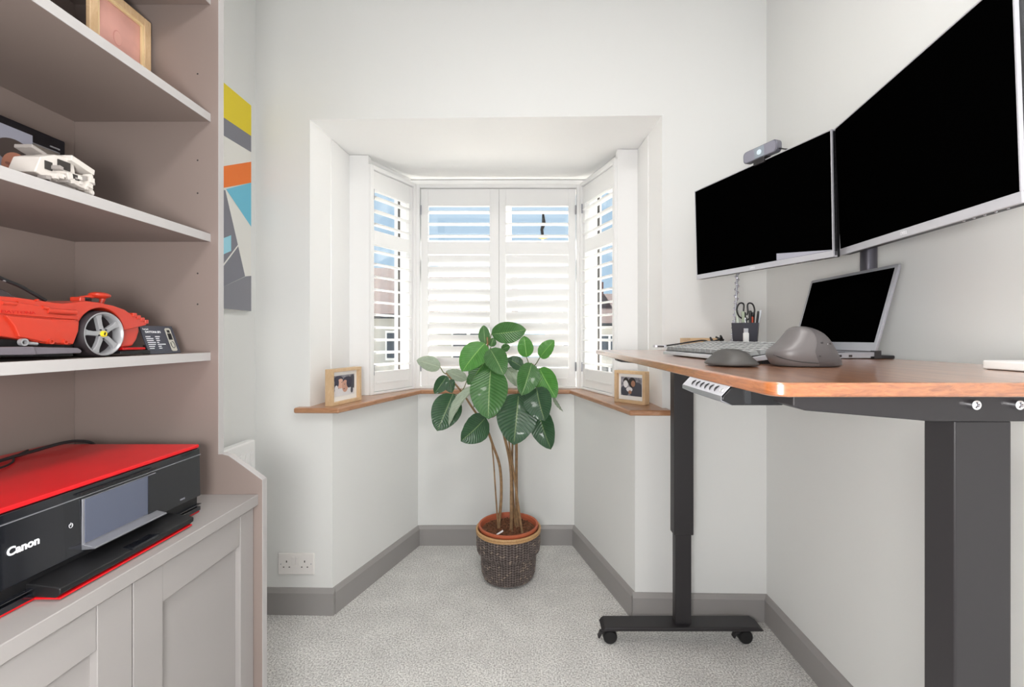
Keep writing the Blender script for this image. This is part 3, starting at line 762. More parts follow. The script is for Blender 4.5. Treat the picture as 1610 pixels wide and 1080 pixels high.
# ---------------- top visible shelf: frames
Z1 = 1.663
fr = empty('framed_photo', (-.905, 1.020, Z1), 0, 'pale wooden frame with a pink baby photograph on the upper shelf', 'photo frame')
b = MB()
def ring(b, y0, y1, z0, z1, w, x0, x1, mi=0, M=None):
    b.box(x0, x1, y0, y0 + w, z0, z1, mi, M); b.box(x0, x1, y1 - w, y1, z0, z1, mi, M)
    b.box(x0, x1, y0 + w, y1 - w, z0, z0 + w, mi, M); b.box(x0, x1, y0 + w, y1 - w, z1 - w, z1, mi, M)
ring(b, -.077, .077, 0, .214, .019, -.010, 0); b.build('frame', M_oakf, fr, bev=.002)
b = MB(); ring(b, -.058, .058, .019, .195, .004, -.008, -.002); b.build('inner_trim', mat('cream_trim', (232, 208, 160), .5), fr)
b = MB(); b.box(-.0098, -.0094, -.056, .056, .021, .193); pho = b.build('photo', mat('pink_photo', (222, 168, 156), .4, noise=.12, nscale=14), fr)
b = MB(); b.flat(ell((-.004, .125), .011, .017, -.0092), 0); b.flat(ell((-.003, .125), .0095, .015, -.0090), 1); b.flat(ell((.0, .062), .032, .03, -.0092), 2)
b.build('baby', [mat('photo_shadow_pink', (210, 148, 138), .5), mat('photo_ear', (224, 170, 158), .5), mat('photo_cloth', (236, 214, 208), .5)], pho)
df = empty('framed_photo', (-.97, .80, Z1), 0, 'dark brown frame standing left of the pink baby photograph on the upper shelf', 'photo frame')
b = MB(); ring(b, -.12, .13, 0, .26, .03, -.02, 0); b.build('frame', M_walnutf, df, bev=.002)
b = MB(); b.box(-.012, -.008, -.09, .10, .03, .23); b.build('photo', mat('dark_photo', (66, 50, 42), .4), df)

# ================================================================ LEFT WALL: canvas, radiator, socket
XA = XL + .016
cv = MB()
y0c, y1c = 1.20, 1.797
cv.box(XL + .001, XA, y0c, y1c, 1.222, 2.035, 0)
def az(x, y, X=XA): return onX(320 + x / 2.7, 100 + y / 2.7, X)
def art(pts, mi, lift=.0006):
    P = [az(*p) for p in pts]
    P = [Vector((XA + lift, min(max(p.y, y0c), y1c), min(max(p.z, 1.2225), 2.0345))) for p in P]
    cv.flat(P[::-1], mi)
def extl(pts, mi, lift=.0006):                # polygon whose left edge runs on along its own slope to the canvas edge
    a, b_, c, d = [az(*p) for p in pts]       # a left-top, b right-top, c right-bottom, d left-bottom
    def go(p, q):
        t = (y0c - p.y) / (q.y - p.y); return p + (q - p) * t
    a2, d2 = go(a, b_), go(d, c)
    cv.flat([Vector((XA + lift, q.y if q.y < y1c else y1c, min(q.z, 2.0345))) for q in (a2, d2, c, b_)], mi)
extl([(75, 222), (212, 315), (212, 383), (75, 300)], 2, .0006)
art([(75, 70), (212, 182), (212, 315), (75, 222)], 1)
Yl = az(75, 222); Yr = az(212, 315); sl = (Yr.z - Yl.z) / (Yr.y - Yl.y)
cv.flat([Vector((XA + .0008, y0c, 2.0345)), Vector((XA + .0008, y0c, min(2.03, Yl.z + sl * (y0c - Yl.y)))), Vector((XA + .0008, Yr.y if Yr.y < y1c else y1c, Yr.z)), Vector((XA + .0008, y1c, 2.0345))], 1)
extl([(77, 443), (212, 423), (212, 511), (77, 535)], 3)
art([(95, 533), (212, 511), (212, 697)], 4)
art([(77, 537), (92, 537), (176, 903), (77, 950)], 2)
a_, b_ = az(77, 537), az(77, 950)
cv.flat([Vector((XA + .0006, y0c, a_.z - .02)), Vector((XA + .0006, y0c, b_.z)), Vector((XA + .0006, a_.y, b_.z)), Vector((XA + .0006, a_.y, a_.z))], 2)
art([(77, 950), (178, 903), (212, 903), (212, 1070), (77, 1070)], 5, .0008)
art([(78, 743), (116, 728), (116, 795), (78, 812)], 6, .0012)
art([(77, 858), (148, 764), (150, 770), (77, 868)], 0, .0014)
cvo = cv.build('abstract_canvas', [mat('canvas_white', (232, 231, 226), .7), mat('canvas_yellow', (232, 210, 44), .6), mat('canvas_grey', (128, 128, 138), .6), mat('canvas_orange', (242, 124, 46), .6), mat('canvas_blue', (112, 194, 220), .6), mat('canvas_slate', (136, 136, 144), .6), mat('canvas_sky', (158, 216, 234), .6)])
tag(cvo, 'unframed abstract canvas of yellow, grey, orange and blue shapes on the left wall', 'painting')

rad = empty('radiator', (XL, 1.5, .14), 0, 'white ribbed panel radiator under the abstract canvas, half hidden by the cupboard', 'radiator')
b = MB(); b.box(.02, .055, -.30, .262, 0, .585); b.build('panel', M_white, rad, bev=.006, seg=3)
for k in range(16):
    b = MB(); y = -.275 + k * .0335; b.prism([(y, .05), (y + .016, .05), (y + .016, .535), (y + .008, .548), (y, .535)], .054, .061, 'x'); b.build('rib', M_white, rad, bev=.003)
b = MB(); b.box(0, .02, -.2, -.18, .1, .5); b.box(0, .02, .15, .17, .1, .5); b.build('bracket', M_white, rad)

so = empty('socket', (onY(467, 885, 1.847).x, yf(onY(467, 885, 1.847).x), onY(467, 885, 1.847).z), 0, 'white double power socket on the wall left of the bay', 'socket')
b = MB(); b.box(-.073, .073, -.009, -.001, -.043, .043); b.build('faceplate', M_sock, so, bev=.003, seg=3)
for sx in (-.0085, .0085):
    b = MB(); b.box(sx - .0065, sx + .0065, -.013, -.008, -.002, .030, M=Matrix.Rotation(.06, 4, 'X')); b.build('switch', M_sock, so, bev=.0012)
b = MB()
for cx in (-.038, .035):
    b.box(cx - .002, cx + .002, -.0094, -.008, .006, .014); b.box(cx - .0145, cx - .0085, -.0094, -.008, -.014, -.0105); b.box(cx + .0085, cx + .0145, -.0094, -.008, -.014, -.0105)
b.build('pin_slot', M_hole, so)
b = MB()
for cx in (-.061, .061): b.lathe([(0, -.0098), (.0022, -.0098), (.0022, -.008)], 12, (cx, 0, 0), 'y')
b.build('screw', M_alu, so)

# ================================================================ SILL FRAMES
def sill_frame(A, B, h, t, label, seed, skin):
    A = Vector(A); B = Vector(B); d = B - A; L = d.length
    rz = math.atan2(d.y, d.x)
    f = empty('framed_photo', (A.x, A.y, SILL), rz, label, 'photo frame')
    b = MB(); w = .013
    b.box(0, w, 0, t, 0, h); b.box(L - w, L, 0, t, 0, h); b.box(w, L - w, 0, t, 0, w); b.box(w, L - w, 0, t, h - w, h)
    b.box(w, L - w, t - .006, t - .001, w, h - w)
    b.build('frame', M_oakf, f, bev=.0015)
    b = MB(); b.box(w, L - w, t - .017, t - .010, w, h - w); b.build('mount', M_mount, f)
    rr = random.Random(seed); y = t - .0185
    x0, x1, z0, z1 = L * .16, L * .84, h * .22, h * .80
    b = MB(); b.box(x0, x1, y, y + .001, z0, z1); ph = b.build('photo', mat('photo_ground', (150, 148, 156), .5, noise=.55, nscale=55), f)
    b = MB()
    def el(cx, cz, rx, rz_, mi, k):
        b.flat([(min(max(cx + rx * math.cos(2 * PI * i / 20), x0), x1), y - .0002 * k, min(max(cz + rz_ * math.sin(2 * PI * i / 20), z0), z1)) for i in range(20)], mi)
    W_, H_ = x1 - x0, z1 - z0
    if skin == 0:
        el(x0 + .5 * W_, z0 + .10 * H_, .6 * W_, .30 * H_, 2, 1); el(x0 + .90 * W_, z0 + .62 * H_, .16 * W_, .34 * H_, 3, 1)
        el(x0 + .20 * W_, z0 + .82 * H_, .22 * W_, .17 * H_, 1, 2); el(x0 + .30 * W_, z0 + .60 * H_, .17 * W_, .24 * H_, 0, 3)
        el(x0 + .12 * W_, z0 + .66 * H_, .10 * W_, .24 * H_, 1, 4); el(x0 + .64 * W_, z0 + .70 * H_, .24 * W_, .22 * H_, 1, 4)
        el(x0 + .52 * W_, z0 + .46 * H_, .15 * W_, .30 * H_, 4, 5); el(x0 + .72 * W_, z0 + .60 * H_, .13 * W_, .26 * H_, 1, 6)
        el(x0 + .36 * W_, z0 + .66 * H_, .03 * W_, .015 * H_, 1, 7); el(x0 + .49 * W_, z0 + .55 * H_, .03 * W_, .015 * H_, 1, 7); el(x0 + .47 * W_, z0 + .33 * H_, .04 * W_, .018 * H_, 1, 7)
        el(x0 + .86 * W_, z0 + .22 * H_, .06 * W_, .16 * H_, 3, 6); el(x0 + .10 * W_, z0 + .36 * H_, .08 * W_, .18 * H_, 2, 6)
    else:
        el(x0 + .78 * W_, z0 + .2 * H_, .34 * W_, .55 * H_, 3, 1); el(x0 + .2 * W_, z0 + .25 * H_, .2 * W_, .3 * H_, 3, 1)
        el(x0 + .25 * W_, z0 + .78 * H_, .13 * W_, .19 * H_, 1, 2); el(x0 + .24 * W_, z0 + .62 * H_, .11 * W_, .2 * H_, 2, 3)
        el(x0 + .55 * W_, z0 + .72 * H_, .18 * W_, .27 * H_, 1, 4); el(x0 + .60 * W_, z0 + .66 * H_, .10 * W_, .17 * H_, 0, 5)
        el(x0 + .42 * W_, z0 + .34 * H_, .15 * W_, .13 * H_, 2, 6); el(x0 + .45 * W_, z0 + .2 * H_, .08 * W_, .1 * H_, 0, 7)
    b.build('picture', [mat('photo_face', (224, 180, 160) if skin == 0 else (168, 124, 100), .5), mat('photo_dark', (62, 60, 76) if skin == 0 else (42, 38, 38), .5), mat('photo_light', (226, 224, 226), .5), mat('photo_coat', (74, 76, 86), .5), mat('photo_face_warm', (206, 158, 138), .5)], ph)
    return f
sill_frame((-.790, 1.848), (-.742, 2.045), .150, .034, 'light wooden frame with a couple photo at the left end of the window board', 1, 0)
sill_frame((.383, 1.990), (.489, 1.880), .138, .034, 'light wooden frame with a photo of two people, right end of window board', 2, 1)

# ================================================================ RUBBER PLANT
PCX, PCY = -.085, 2.125
pot = empty('plant_basket', (PCX, PCY, 0), 0, 'dark woven stepped basket with a cane rim standing on the carpet in the bay', 'basket')
b = MB(); prof = [(.0, .002), (.095, .002), (.112, .012), (.122, .035), (.125, .075), (.126, .115), (.130, .125), (.143, .136), (.146, .16), (.146, .225), (.138, .225), (.136, .15), (.118, .12), (.115, .02), (0, .012)]
b.lathe(prof, 56); b.build('liner', mat('basket_dark', (70, 60, 56), .9), pot, smooth=True)
b = MB()
pr2 = [(.112, .012), (.122, .035), (.1255, .075), (.1265, .112), (.131, .124), (.1435, .138), (.1465, .16), (.1465, .222)]
def rad_at(z):
    for (r0, z0), (r1, z1) in zip(pr2, pr2[1:]):
        if z0 <= z <= z1: return r0 + (r1 - r0) * (z - z0) / (z1 - z0)
    return pr2[-1][0] if z > .2 else pr2[0][0]
NC = 64
b2 = MB()
# rebuild strands properly placed
for k in range(NC):
    a = 2 * PI * k / NC; sgn = 1 if k % 2 else -1
    for j in range(19):
        z = .016 + j * .0112; r = rad_at(z); lw = PI * r / NC
        M = Matrix.Rotation(a, 4, 'Z') @ Matrix.Rotation(sgn * .62, 4, 'X')
        b2.ball((r * math.cos(a), r * math.sin(a), z), (.0034, lw * 1.2, .0043), 6, 1 if rnd.random() < .12 else 0, M=M.to_3x3())
b2.build('weave', [M_seagr, mat('seagrass_light', (146, 132, 120), .7)], pot, smooth=True)
b = MB()
for r_, z_, t_ in ((.146, .231, .0065), (.1465, .221, .005)):
    b.tube([(r_ * math.cos(2 * PI * k / 48), r_ * math.sin(2 * PI * k / 48), z_) for k in range(49)], t_, 8, caps=False)
b.build('rim', M_cane, pot, smooth=True)

pl = empty('rubber_plant', (PCX, PCY, .02), 0, 'rubber plant with large oval green leaves in a terracotta nursery pot inside the woven basket', 'plant')
po = Vector((PCX, PCY, .02))
b = MB(); b.lathe([(.085, 0), (.095, .02), (.132, .212), (.139, .218), (.139, .230), (.130, .230), (.127, .215)], 48); b.build('nursery_pot', M_terra, pl, smooth=True)
b = MB(); NR = 12
b.v = []
for i in range(NR + 1):
    for k in range(36):
        r = .126 * i / NR; a = 2 * PI * k / 36
        b.v.append(Vector((r * math.cos(a), r * math.sin(a), .204 + rnd.uniform(-.006, .008) * (i < NR))))
for i in range(NR):
    for k in range(36):
        q = i * 36 + k; q2 = i * 36 + (k + 1) % 36
        b.f.append((q, q + 36, q2 + 36, q2)); b.m.append(0)
for i in range(260):
    r = .115 * math.sqrt(rnd.random()); a = rnd.random() * 2 * PI
    b.ball((r * math.cos(a), r * math.sin(a), .212), (rnd.uniform(.003, .008), rnd.uniform(.002, .005), .0025), 6, M=Matrix.Rotation(rnd.random() * PI, 3, 'Z'))
b.build('soil', M_soil, pl, smooth=True)
b = MB(); b.box(-.001, .001, -.004, .004, 0, .035, M=Matrix.Translation((-.050, -.085, .213)) @ Matrix.Rotation(1.0, 4, 'Y') @ Matrix.Rotation(.5, 4, 'Z')); b.build('plant_tag', M_print_w, pl)

def pp3(u, v, dy=0): return onY(u, v, PCY + dy) - po
def stem(pts, r0, r1, m=M_bark, name='stem', n=10):
    P = bez([pp3(*p) for p in pts], 6)
    b = MB(); b.tube(P, [r0 + (r1 - r0) * i / (len(P) - 1) for i in range(len(P))], n); return b.build(name, m, pl, smooth=True)
stem([(804, 838, -.02), (804, 790, -.02), (803, 735, -.02), (794, 690, 0), (783, 650, 0), (774, 600, 0), (768, 560, 0), (766, 530, 0)], .0085, .004)
stem([(814, 833, .01), (812, 780, .01), (812, 720, .01), (813, 680, .01), (822, 640, 0), (834, 600, 0), (838, 572, 0)], .0085, .004)
stem([(821, 838, -.05), (814, 790, -.04), (807, 738, -.025), (801, 700, -.01), (799, 660, 0)], .006, .004)
stem([(784, 830, -.01), (788, 780, -.01), (786, 735, -.01), (775, 700, 0), (764, 672, 0), (744, 643, 0), (728, 619, 0), (711, 598, 0), (701, 586, 0)], .0075, .0035)
stem([(783, 828, -.03), (779, 770, -.03), (776, 725, -.03), (773, 697, -.01)], .004, .003)
stem([(811, 830, .03), (806, 770, .03), (806, 690, .03), (812, 640, .02), (818, 590, .02)], .006, .004)

def leaf(bu, bv, tu, tv, w, m, dy0, dy1, roll=0, fold=.25, arch=.10, stemto=None):
    """one oval leaf from base pixel to tip pixel at depths dy0, dy1 from the stems; w = half width in pixels"""
    B = pp3(bu, bv, dy0); T = pp3(tu, tv, dy1); d = T - B; L = d.length; d.normalize()
    hw = w / FPX * PCY
    nrm = Vector((0, -1, .15)); nrm = (nrm - d * nrm.dot(d)).normalized()
    nrm = (Matrix.Rotation(math.radians(roll), 3, d) @ nrm)
    s = d.cross(nrm).normalized()
    NU, NV = 10, 16
    b = MB(); b.uv = []
    for j in range(NV + 1):
        t = j / NV
        wd = math.sin(PI * min(1, t ** .86)) ** .62 if 0 < t < 1 else 0
        if t > .93: wd *= (1 - (t - .93) / .07 * .5)
        for i in range(NU + 1):
            q = (i / NU - .5) * 2
            x = q * wd * hw
            h = -arch * L * (2 * t - 1) ** 2 + fold * abs(x) * (1 - .3 * abs(q)) + .0016 * math.sin(t * 34) * abs(q) + .02 * L * math.sin(3 * t + bu) * q
            b.v.append(B + d * (t * L) + s * x + nrm * h)
            b.uv.append((i / NU, t))
    for j in range(NV):
        for i in range(NU):
            a = j * (NU + 1) + i
            b.f.append((a, a + 1, a + NU + 2, a + NU + 1)); b.m.append(0)
    o = b.build('leaf', m, pl, smooth=True)
    if stemto:
        S_ = pp3(*stemto); c = (S_ + B) / 2 + Vector((0, 0, -.008))
        q = MB(); q.tube(bez([S_, c, B + nrm * (-arch * L)]), [.0022] * 16 + [.0018], 7); q.build('petiole', M_green, o, smooth=True)
    return o
LV = [
 (772, 526, 827, 519, 17.5, M_leafm, -.03, -.06, 25, .1, .04, (766, 545)),
 (763, 542, 760, 511, 9.5, M_leafm, .03, .05, -10, .2, .05, (767, 552)),
 (772, 545, 776, 531, 7, M_leafm, .05, .06, 0, .2, .05, (767, 552)),
 (762, 538, 726, 583, 21, M_leafb, -.06, -.13, 14, .15, .06, (767, 550)),
 (770, 546, 792, 588, 17, M_leafm, -.08, -.16, -10, .25, .08, (767, 552)),
 (768, 560, 740, 600, 17, M_leafm, -.02, -.07, 12, .2, .06, (768, 563)),
 (771, 577, 767, 658, 28, M_leafm, -.12, -.21, 4, .22, .06, (773, 600)),
 (693, 577, 655, 566, 12.5, M_leafp, -.02, -.06, 18, .2, .05, (701, 588)),
 (703, 591, 683, 619, 10.5, M_leafd, -.05, -.09, -18, .5, .05, (706, 592)),
 (706, 597, 711, 617, 9.5, M_leafd, -.03, -.08, 10, .4, .05, (709, 597)),
 (734, 597, 701, 583, 11, M_leafp, .05, .08, 30, .2, .05, (726, 615)),
 (713, 618, 688, 677, 22, M_leafd, -.10, -.17, -14, .3, .10, (727, 620)),
 (748, 601, 701, 666, 10, M_leafp, -.12, -.20, 50, .8, .10, (745, 640)),
 (766, 656, 726, 694, 21, M_leafd, -.14, -.22, -24, .35, .08, (783, 650)),
 (816, 617, 808, 699, 30, M_leafd, -.12, -.20, -5, .25, .07, (822, 640)),
 (842, 608, 855, 661, 21, M_leafd, -.13, -.2, 18, .45, .08, (835, 598)),
 (847, 578, 873, 625, 17, M_leafb, -.05, -.12, 14, .25, .07, (838, 574)),
 (837, 570, 821, 621, 17, M_leafm, -.13, -.19, -12, .45, .07, (838, 574)),
 (828, 562, 824, 528, 12.5, M_leafb, -.03, -.04, 0, .3, .05, (837, 580)),
 (848, 562, 871, 535, 12, M_leafb, -.04, -.08, -14, .3, .05, (838, 576)),
 (788, 549, 802, 544, 6.5, M_leafm, .03, .04, 15, .2, .04, (770, 560)),
 (823, 578, 798, 563, 11, M_leafd, .02, .0, 20, .3, .05, (836, 585)),
 (797, 577, 816, 608, 11, M_leafp, .02, -.02, -20, .4, .07, (818, 592)),
 (806, 583, 834, 632, 10, M_leafp, -.03, -.08, -40, .5, .05, (818, 592)),
 (843, 640, 865, 707, 19, M_leafd, -.06, -.12, 18, .3, .07, (826, 632)),
 (869, 624, 885, 648, 4, M_leafp, -.02, -.02, 50, .3, .04, (838, 590)),
 (830, 600, 822, 622, 13, M_leafd, -.05, -.09, 10, .3, .07, (834, 600)),
 (752, 586, 735, 604, 9, M_leafm, -.02, -.05, 10, .3, .05, (770, 575)),
]
for a in LV: leaf(*a)

# ================================================================ STANDING DESK
DT = CAMH - .05; DB = DT - .0165
dk = empty('standing_desk', (.57, 1.15, 0), 0, 'height-adjustable desk with a walnut-look top on dark grey steel legs along the right wall', 'desk')
dko = Vector((.57, 1.15, 0))
def DK(b, name, m, par=None, **k):
    b.v = [p - dko for p in b.v]; return b.build(name, m, par or dk, **k)
def rrect(x0, x1, y0, y1, r, n=8):
    P = []
    for cx, cy, a in ((x1 - r, y1 - r, 0), (x0 + r, y1 - r, 90), (x0 + r, y0 + r, 180), (x1 - r, y0 + r, 270)):
        for k in range(n + 1):
            t = math.radians(a + 90 * k / n); P.append((cx + r * math.cos(t), cy + r * math.sin(t)))
    return P
b = MB(); b.prism(rrect(.271, .846, .501, 1.795, .022), DB, DT)
for i, f in enumerate(b.f):
    if len(f) == 4: b.m[i] = 1
DK(b, 'desktop', [M_deskw, M_deske], bev=.003)
# end brackets
def bracket(y0, y1):
    b = MB(); prof = [(.3295, DB), (.3295, DB - .019), (.345, DB - .0245), (.485, DB - .0365), (.50, DB - .038), (.70, DB - .038), (.82, DB - .022), (.83, DB - .01), (.83, DB)]
    b.prism(prof, y0, y1, 'y'); return DK(b, 'end_bracket', M_darkmetal, bev=.002)
bk = bracket(.562, .62); bracket(1.655, 1.70)
for x in (.549, .602):
    b = MB(); b.lathe([(0, -.006), (.0025, -.006), (.0028, -.0045), (.0035, -.008), (.0058, -.0075), (.0062, 0)], 20, (x, .562, DB - .0165), 'y'); DK(b, 'bolt', M_chrome, smooth=True)
b = MB(); b.box(.50, .53, .62, 1.655, DB - .036, DB - .002); b.box(.62, .65, .62, 1.655, DB - .036, DB - .002); DK(b, 'cross_rail', M_darkmetal, bev=.001)
def leg(yc, ye):
    b = MB(); b.box(.5365, .6085, yc, ye, .398, DB - .038); c = DK(b, 'leg_column', M_darkmetal, bev=.003)
    b = MB(); b.box(.543, .602, yc + .005, ye - .005, .07, .398); DK(b, 'leg_inner', M_darkmetal, bev=.003)
    ym = (yc + ye) / 2
    b = MB(); b.prism([(.27, .056), (.862, .056), (.835, .072), (.285, .072)], ym - .038, ym + .038, 'y'); DK(b, 'foot', M_darkmetal, bev=.006, seg=2)
    for x in (.305, .80):
        w = empty('castor'); w.parent = dk; w.location = Vector((x, ym - .006, 0)) - dko
        q = MB(); q.lathe([(.006, -.018), (.022, -.018), (.0255, -.013), (.0255, -.003), (.02, -.002), (.02, .002), (.0255, .003), (.0255, .013), (.022, .018), (.006, .018)], 28, (0, 0, .0258), 'y', close=True); q.build('wheel', M_black, w, smooth=True)
        q = MB(); q.prism([(-.022, .03), (-.026, .04), (-.016, .052), (.012, .054), (.016, .046), (.0, .05), (-.012, .044)], -.012, .012, 'y'); q.tube([(0, 0, .05), (0, 0, .058)], .008, 10); q.build('housing', M_black, w, bev=.001)
        q = MB(); q.prism([(-.020, .045), (-.036, .040), (-.044, .020), (-.038, .018), (-.030, .034), (-.02, .036)], -.01, .01, 'y'); q.build('brake_lever', M_darkmetal, w, bev=.001)
leg(1.655, 1.70)
leg(.57, .615)
# control handset under the front edge
hs = empty('handset'); hs.parent = dk; hs.matrix_parent_inverse = Matrix.Translation(-dko)
b = MB(); b.prism([(.261, DB - .0135), (.2735, DB - .0003), (.349, DB - .0003), (.349, DB - .020), (.341, DB - .0245), (.275, DB - .0245), (.261, DB - .018)], .606, .759, 'y'); b.build('housing', M_black, hs, bev=.0015)
Mh = Matrix.Translation((.2603, 0, DB - .0130)) @ Matrix.Rotation(-math.atan2(.0132, .0125), 4, 'Y')
b = MB(); b.box(0, .0180, .608, .757, 0, .0012, M=Mh); fc = b.build('control_face', M_silver, hs, bev=.0005)
b = MB(); b.prism([(.2605, DB - .013), (.2605, DB - .018), (.2745, DB - .0245), (.275, DB - .0252), (.2595, DB - .0184), (.2595, DB - .0125)], .607, .758, 'y'); b.build('lower_trim', M_alu, hs)
for k in range(6):
    q = MB(); yb = .634 + k * .0172
    q.tube([Mh @ Vector((.004 + .010 * t, yb + .004 * math.sin(PI * t), .002)) for t in (0, .25, .5, .75, 1)], [.0004, .0012, .0016, .0012, .0004], 6); q.build('button', M_black, fc, smooth=True)
b = MB(); b.lathe([(0, .001), (.0035, .0008), (.0035, 0)], 16); b.v = [Mh @ (p + Vector((.009, .619, .0012))) for p in b.v]; b.build('indicator', M_chrome, fc)
b = MB(); b.box(.290, .298, .604, .607, DB - .022, DB - .004); b.build('rib', M_gloss, hs)

# ================================================================ MONITORS
def monitor(org, yaw, tilt, roll, label, has_reflection):
    M3 = (Matrix.Rotation(yaw, 4, 'Z') @ Matrix.Rotation(tilt, 4, 'X') @ Matrix.Rotation(roll, 4, 'Y'))
    t = empty('monitor', org, 0, label, 'monitor', None); t.rotation_euler = M3.to_euler()
    Wd, Hh = .538, .322
    b = MB(); b.prism(rrect(0, Wd, 0, Hh, .004, 3), .0015, .022, 'y')
    b.box(.1, Wd - .1, .022, .045, .06, .26); b.build('housing', M_black, t, bev=.002)
    b = MB(); ring2 = [(0, 0, Wd, .0165), (0, Hh - .003, Wd, Hh), (0, .0165, .003, Hh - .003), (Wd - .003, .0165, Wd, Hh - .003)]
    for x0, z0, x1, z1 in ring2: b.box(x0, x1, -.002, .012, z0, z1)
    bz = b.build('bezel', M_silver, t, bev=.0006)
    b = MB(); b.box(.003, Wd - .003, -.0005, .0015, .0165, Hh - .003); sc = b.build('screen', M_screen, t)
    if has_reflection:
        b = MB(); b.flat([(Wd - .0035, -.0008, .0185), (Wd - .178, -.0008, .0370), (Wd - .178, -.0008, .0172), (Wd - .0035, -.0008, .0172)][::-1]); b.build('painted_reflection', emis('painted_reflection_glow', (160, 160, 172), .1), sc)  # faintly glowing wedge painted in place of a reflection on the screen
    text_mesh('logo', 'DELL', .0095, M_text, bz, Matrix.Translation((Wd * .5, -.0022, .008)), .0002, .0002)
    b = MB()
    for k in range(5): b.lathe([(0, -.0015), (.0016, -.001), (.0018, 0)], 10, (Wd - .035 - .022 * k, .007, -.0003), 'z')
    b.build('button', M_chrome, t)
    b = MB(); b.box(.19, .35, .045, .052, .10, .22); b.tube([(.27, .05, .16), (.27, .10, .16)], .018, 12); b.build('mount_plate', M_darkmetal, t)
    return t
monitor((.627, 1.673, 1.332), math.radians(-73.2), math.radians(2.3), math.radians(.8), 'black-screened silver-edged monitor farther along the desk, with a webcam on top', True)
monitor((.805, 1.167, 1.329), math.radians(-101.5), math.radians(3.3), math.radians(2.1), 'black-screened silver-edged monitor nearest the camera, running off the picture at upper right', False)
# monitor arm
ma = empty('monitor_stand', (.888, 1.181, DT), 0, 'dark steel monitor stand rising from the back edge of the desk behind the laptop', 'monitor stand')
b = MB(); b.prism(rrect(-.114, -.044, -.145, .06, .01, 4), .0005, .008); b.box(-.041, -.010, -.03, .03, -.05, .008); b.box(-.10, -.010, -.03, .03, -.058, -.05); b.build('base_plate', M_black, ma, bev=.002)
b = MB(); b.tube([(0, 0, -.05), (0, 0, .46)], .0185, 28); b.build('pole', mat('satin_pole', (86, 84, 92), .35, metal=.6), ma, smooth=True)
b = MB(); b.box(-.02, .02, -.27, .27, .39, .43); b.build('cross_arm', M_darkmetal, ma, bev=.003)

# webcam on the far monitor
def far_mon_pt(s, up, back=0):
    M3 = (Matrix.Rotation(math.radians(-73.2), 4, 'Z') @ Matrix.Rotation(math.radians(2.3), 4, 'X') @ Matrix.Rotation(math.radians(.8), 4, 'Y'))
    return Vector((.627, 1.673, 1.332)) + (M3 @ Vector((s, back, up)))
wc = empty('webcam', far_mon_pt(.308, .330, .004), 0, 'silver bar-shaped webcam clipped on top of the far monitor', 'webcam')
wc.rotation_euler = (math.radians(2), 0, math.radians(-68)); wc.scale = (1.2, 1, 1.25)
b = MB(); b.prism(rrect(-.05, .05, .001, .030, .010, 6), -.009, .012, 'y'); b.build('body', mat('webcam_grey', (122, 122, 132), .35, metal=.4), wc, bev=.002)
b = MB(); b.prism(rrect(-.047, .047, .003, .028, .009, 6), -.0098, -.009, 'y'); b.build('front', mat('webcam_face', (152, 152, 166), .3, metal=.3), wc)
b = MB(); b.prism(rrect(-.014, .014, .003, .028, .002, 3), -.0104, -.0098, 'y'); b.build('lens_panel', mat('lens_panel', (150, 160, 170), .2), wc)
b = MB(); b.lathe([(0, -.0125), (.006, -.012), (.0068, -.0104)], 20, (0, 0, .015), 'y'); b.build('lens', mat('lens_white', (216, 232, 242), .15), wc, smooth=True)
b = MB(); b.box(-.016, .016, -.014, -.006, -.014, .0); b.box(-.02, .02, -.012, .03, -.003, .001); b.build('clip', M_darkmetal, wc, bev=.002)
cable('webcam_cable', [far_mon_pt(.365, .340, .010), far_mon_pt(.378, .334, .014), far_mon_pt(.385, .326, .03), far_mon_pt(.38, .29, .05)], .0018, M_cablek, 'short black webcam cable dropping behind the far monitor')

# ================================================================ DESK OBJECTS
# laptop
lp = empty('laptop', (.796, 1.036, DT), 0, 'open silver laptop with a black screen in front of the monitor stand', 'laptop')
b = MB(); b.prism([(-.232, .003), (-.228, .012), (-.004, .0165), (0, .012), (-.002, .002), (-.225, .0012)], 0, .335, 'y'); bs = b.build('base', M_alu, lp, bev=.001)
b = MB()
for x0, x1 in ((-.065, -.057), (-.098, -.082), (-.125, -.112), (-.15, -.14), (-.175, -.168)): b.box(x0, x1, -.0006, .002, .005, .010)
b.build('port', M_hole, bs)
b = MB(); b.box(-.20, -.06, .02, .315, .0145, .0168, M=Matrix.Rotation(-.015, 4, 'Y')); b.build('key_deck', M_keyc, bs)
lp.scale = (.955, .955, .955)
ML = Matrix.Translation((-.004, 0, .0145)) @ Matrix.Rotation(math.radians(15.5), 4, 'Y')
b = MB(); b.prism([(p[0], p[1]) for p in rrect(0, .335, .0, .222, .006, 4)], .0, .0065, 'x', M=ML); ld = b.build('lid', M_alu, lp, bev=.001)
b = MB(); b.box(-.0008, .0, .010, .325, .026, .213, M=ML); b.build('screen', M_screen, ld)
b = MB(); b.tube([(-.001, .01, .013), (-.001, .325, .013)], .006, 10); b.box(-.004, .012, -.001, .012, .002, .02); b.box(-.004, .012, .323, .336, .002, .02); b.build('hinge', M_darkmetal, lp)

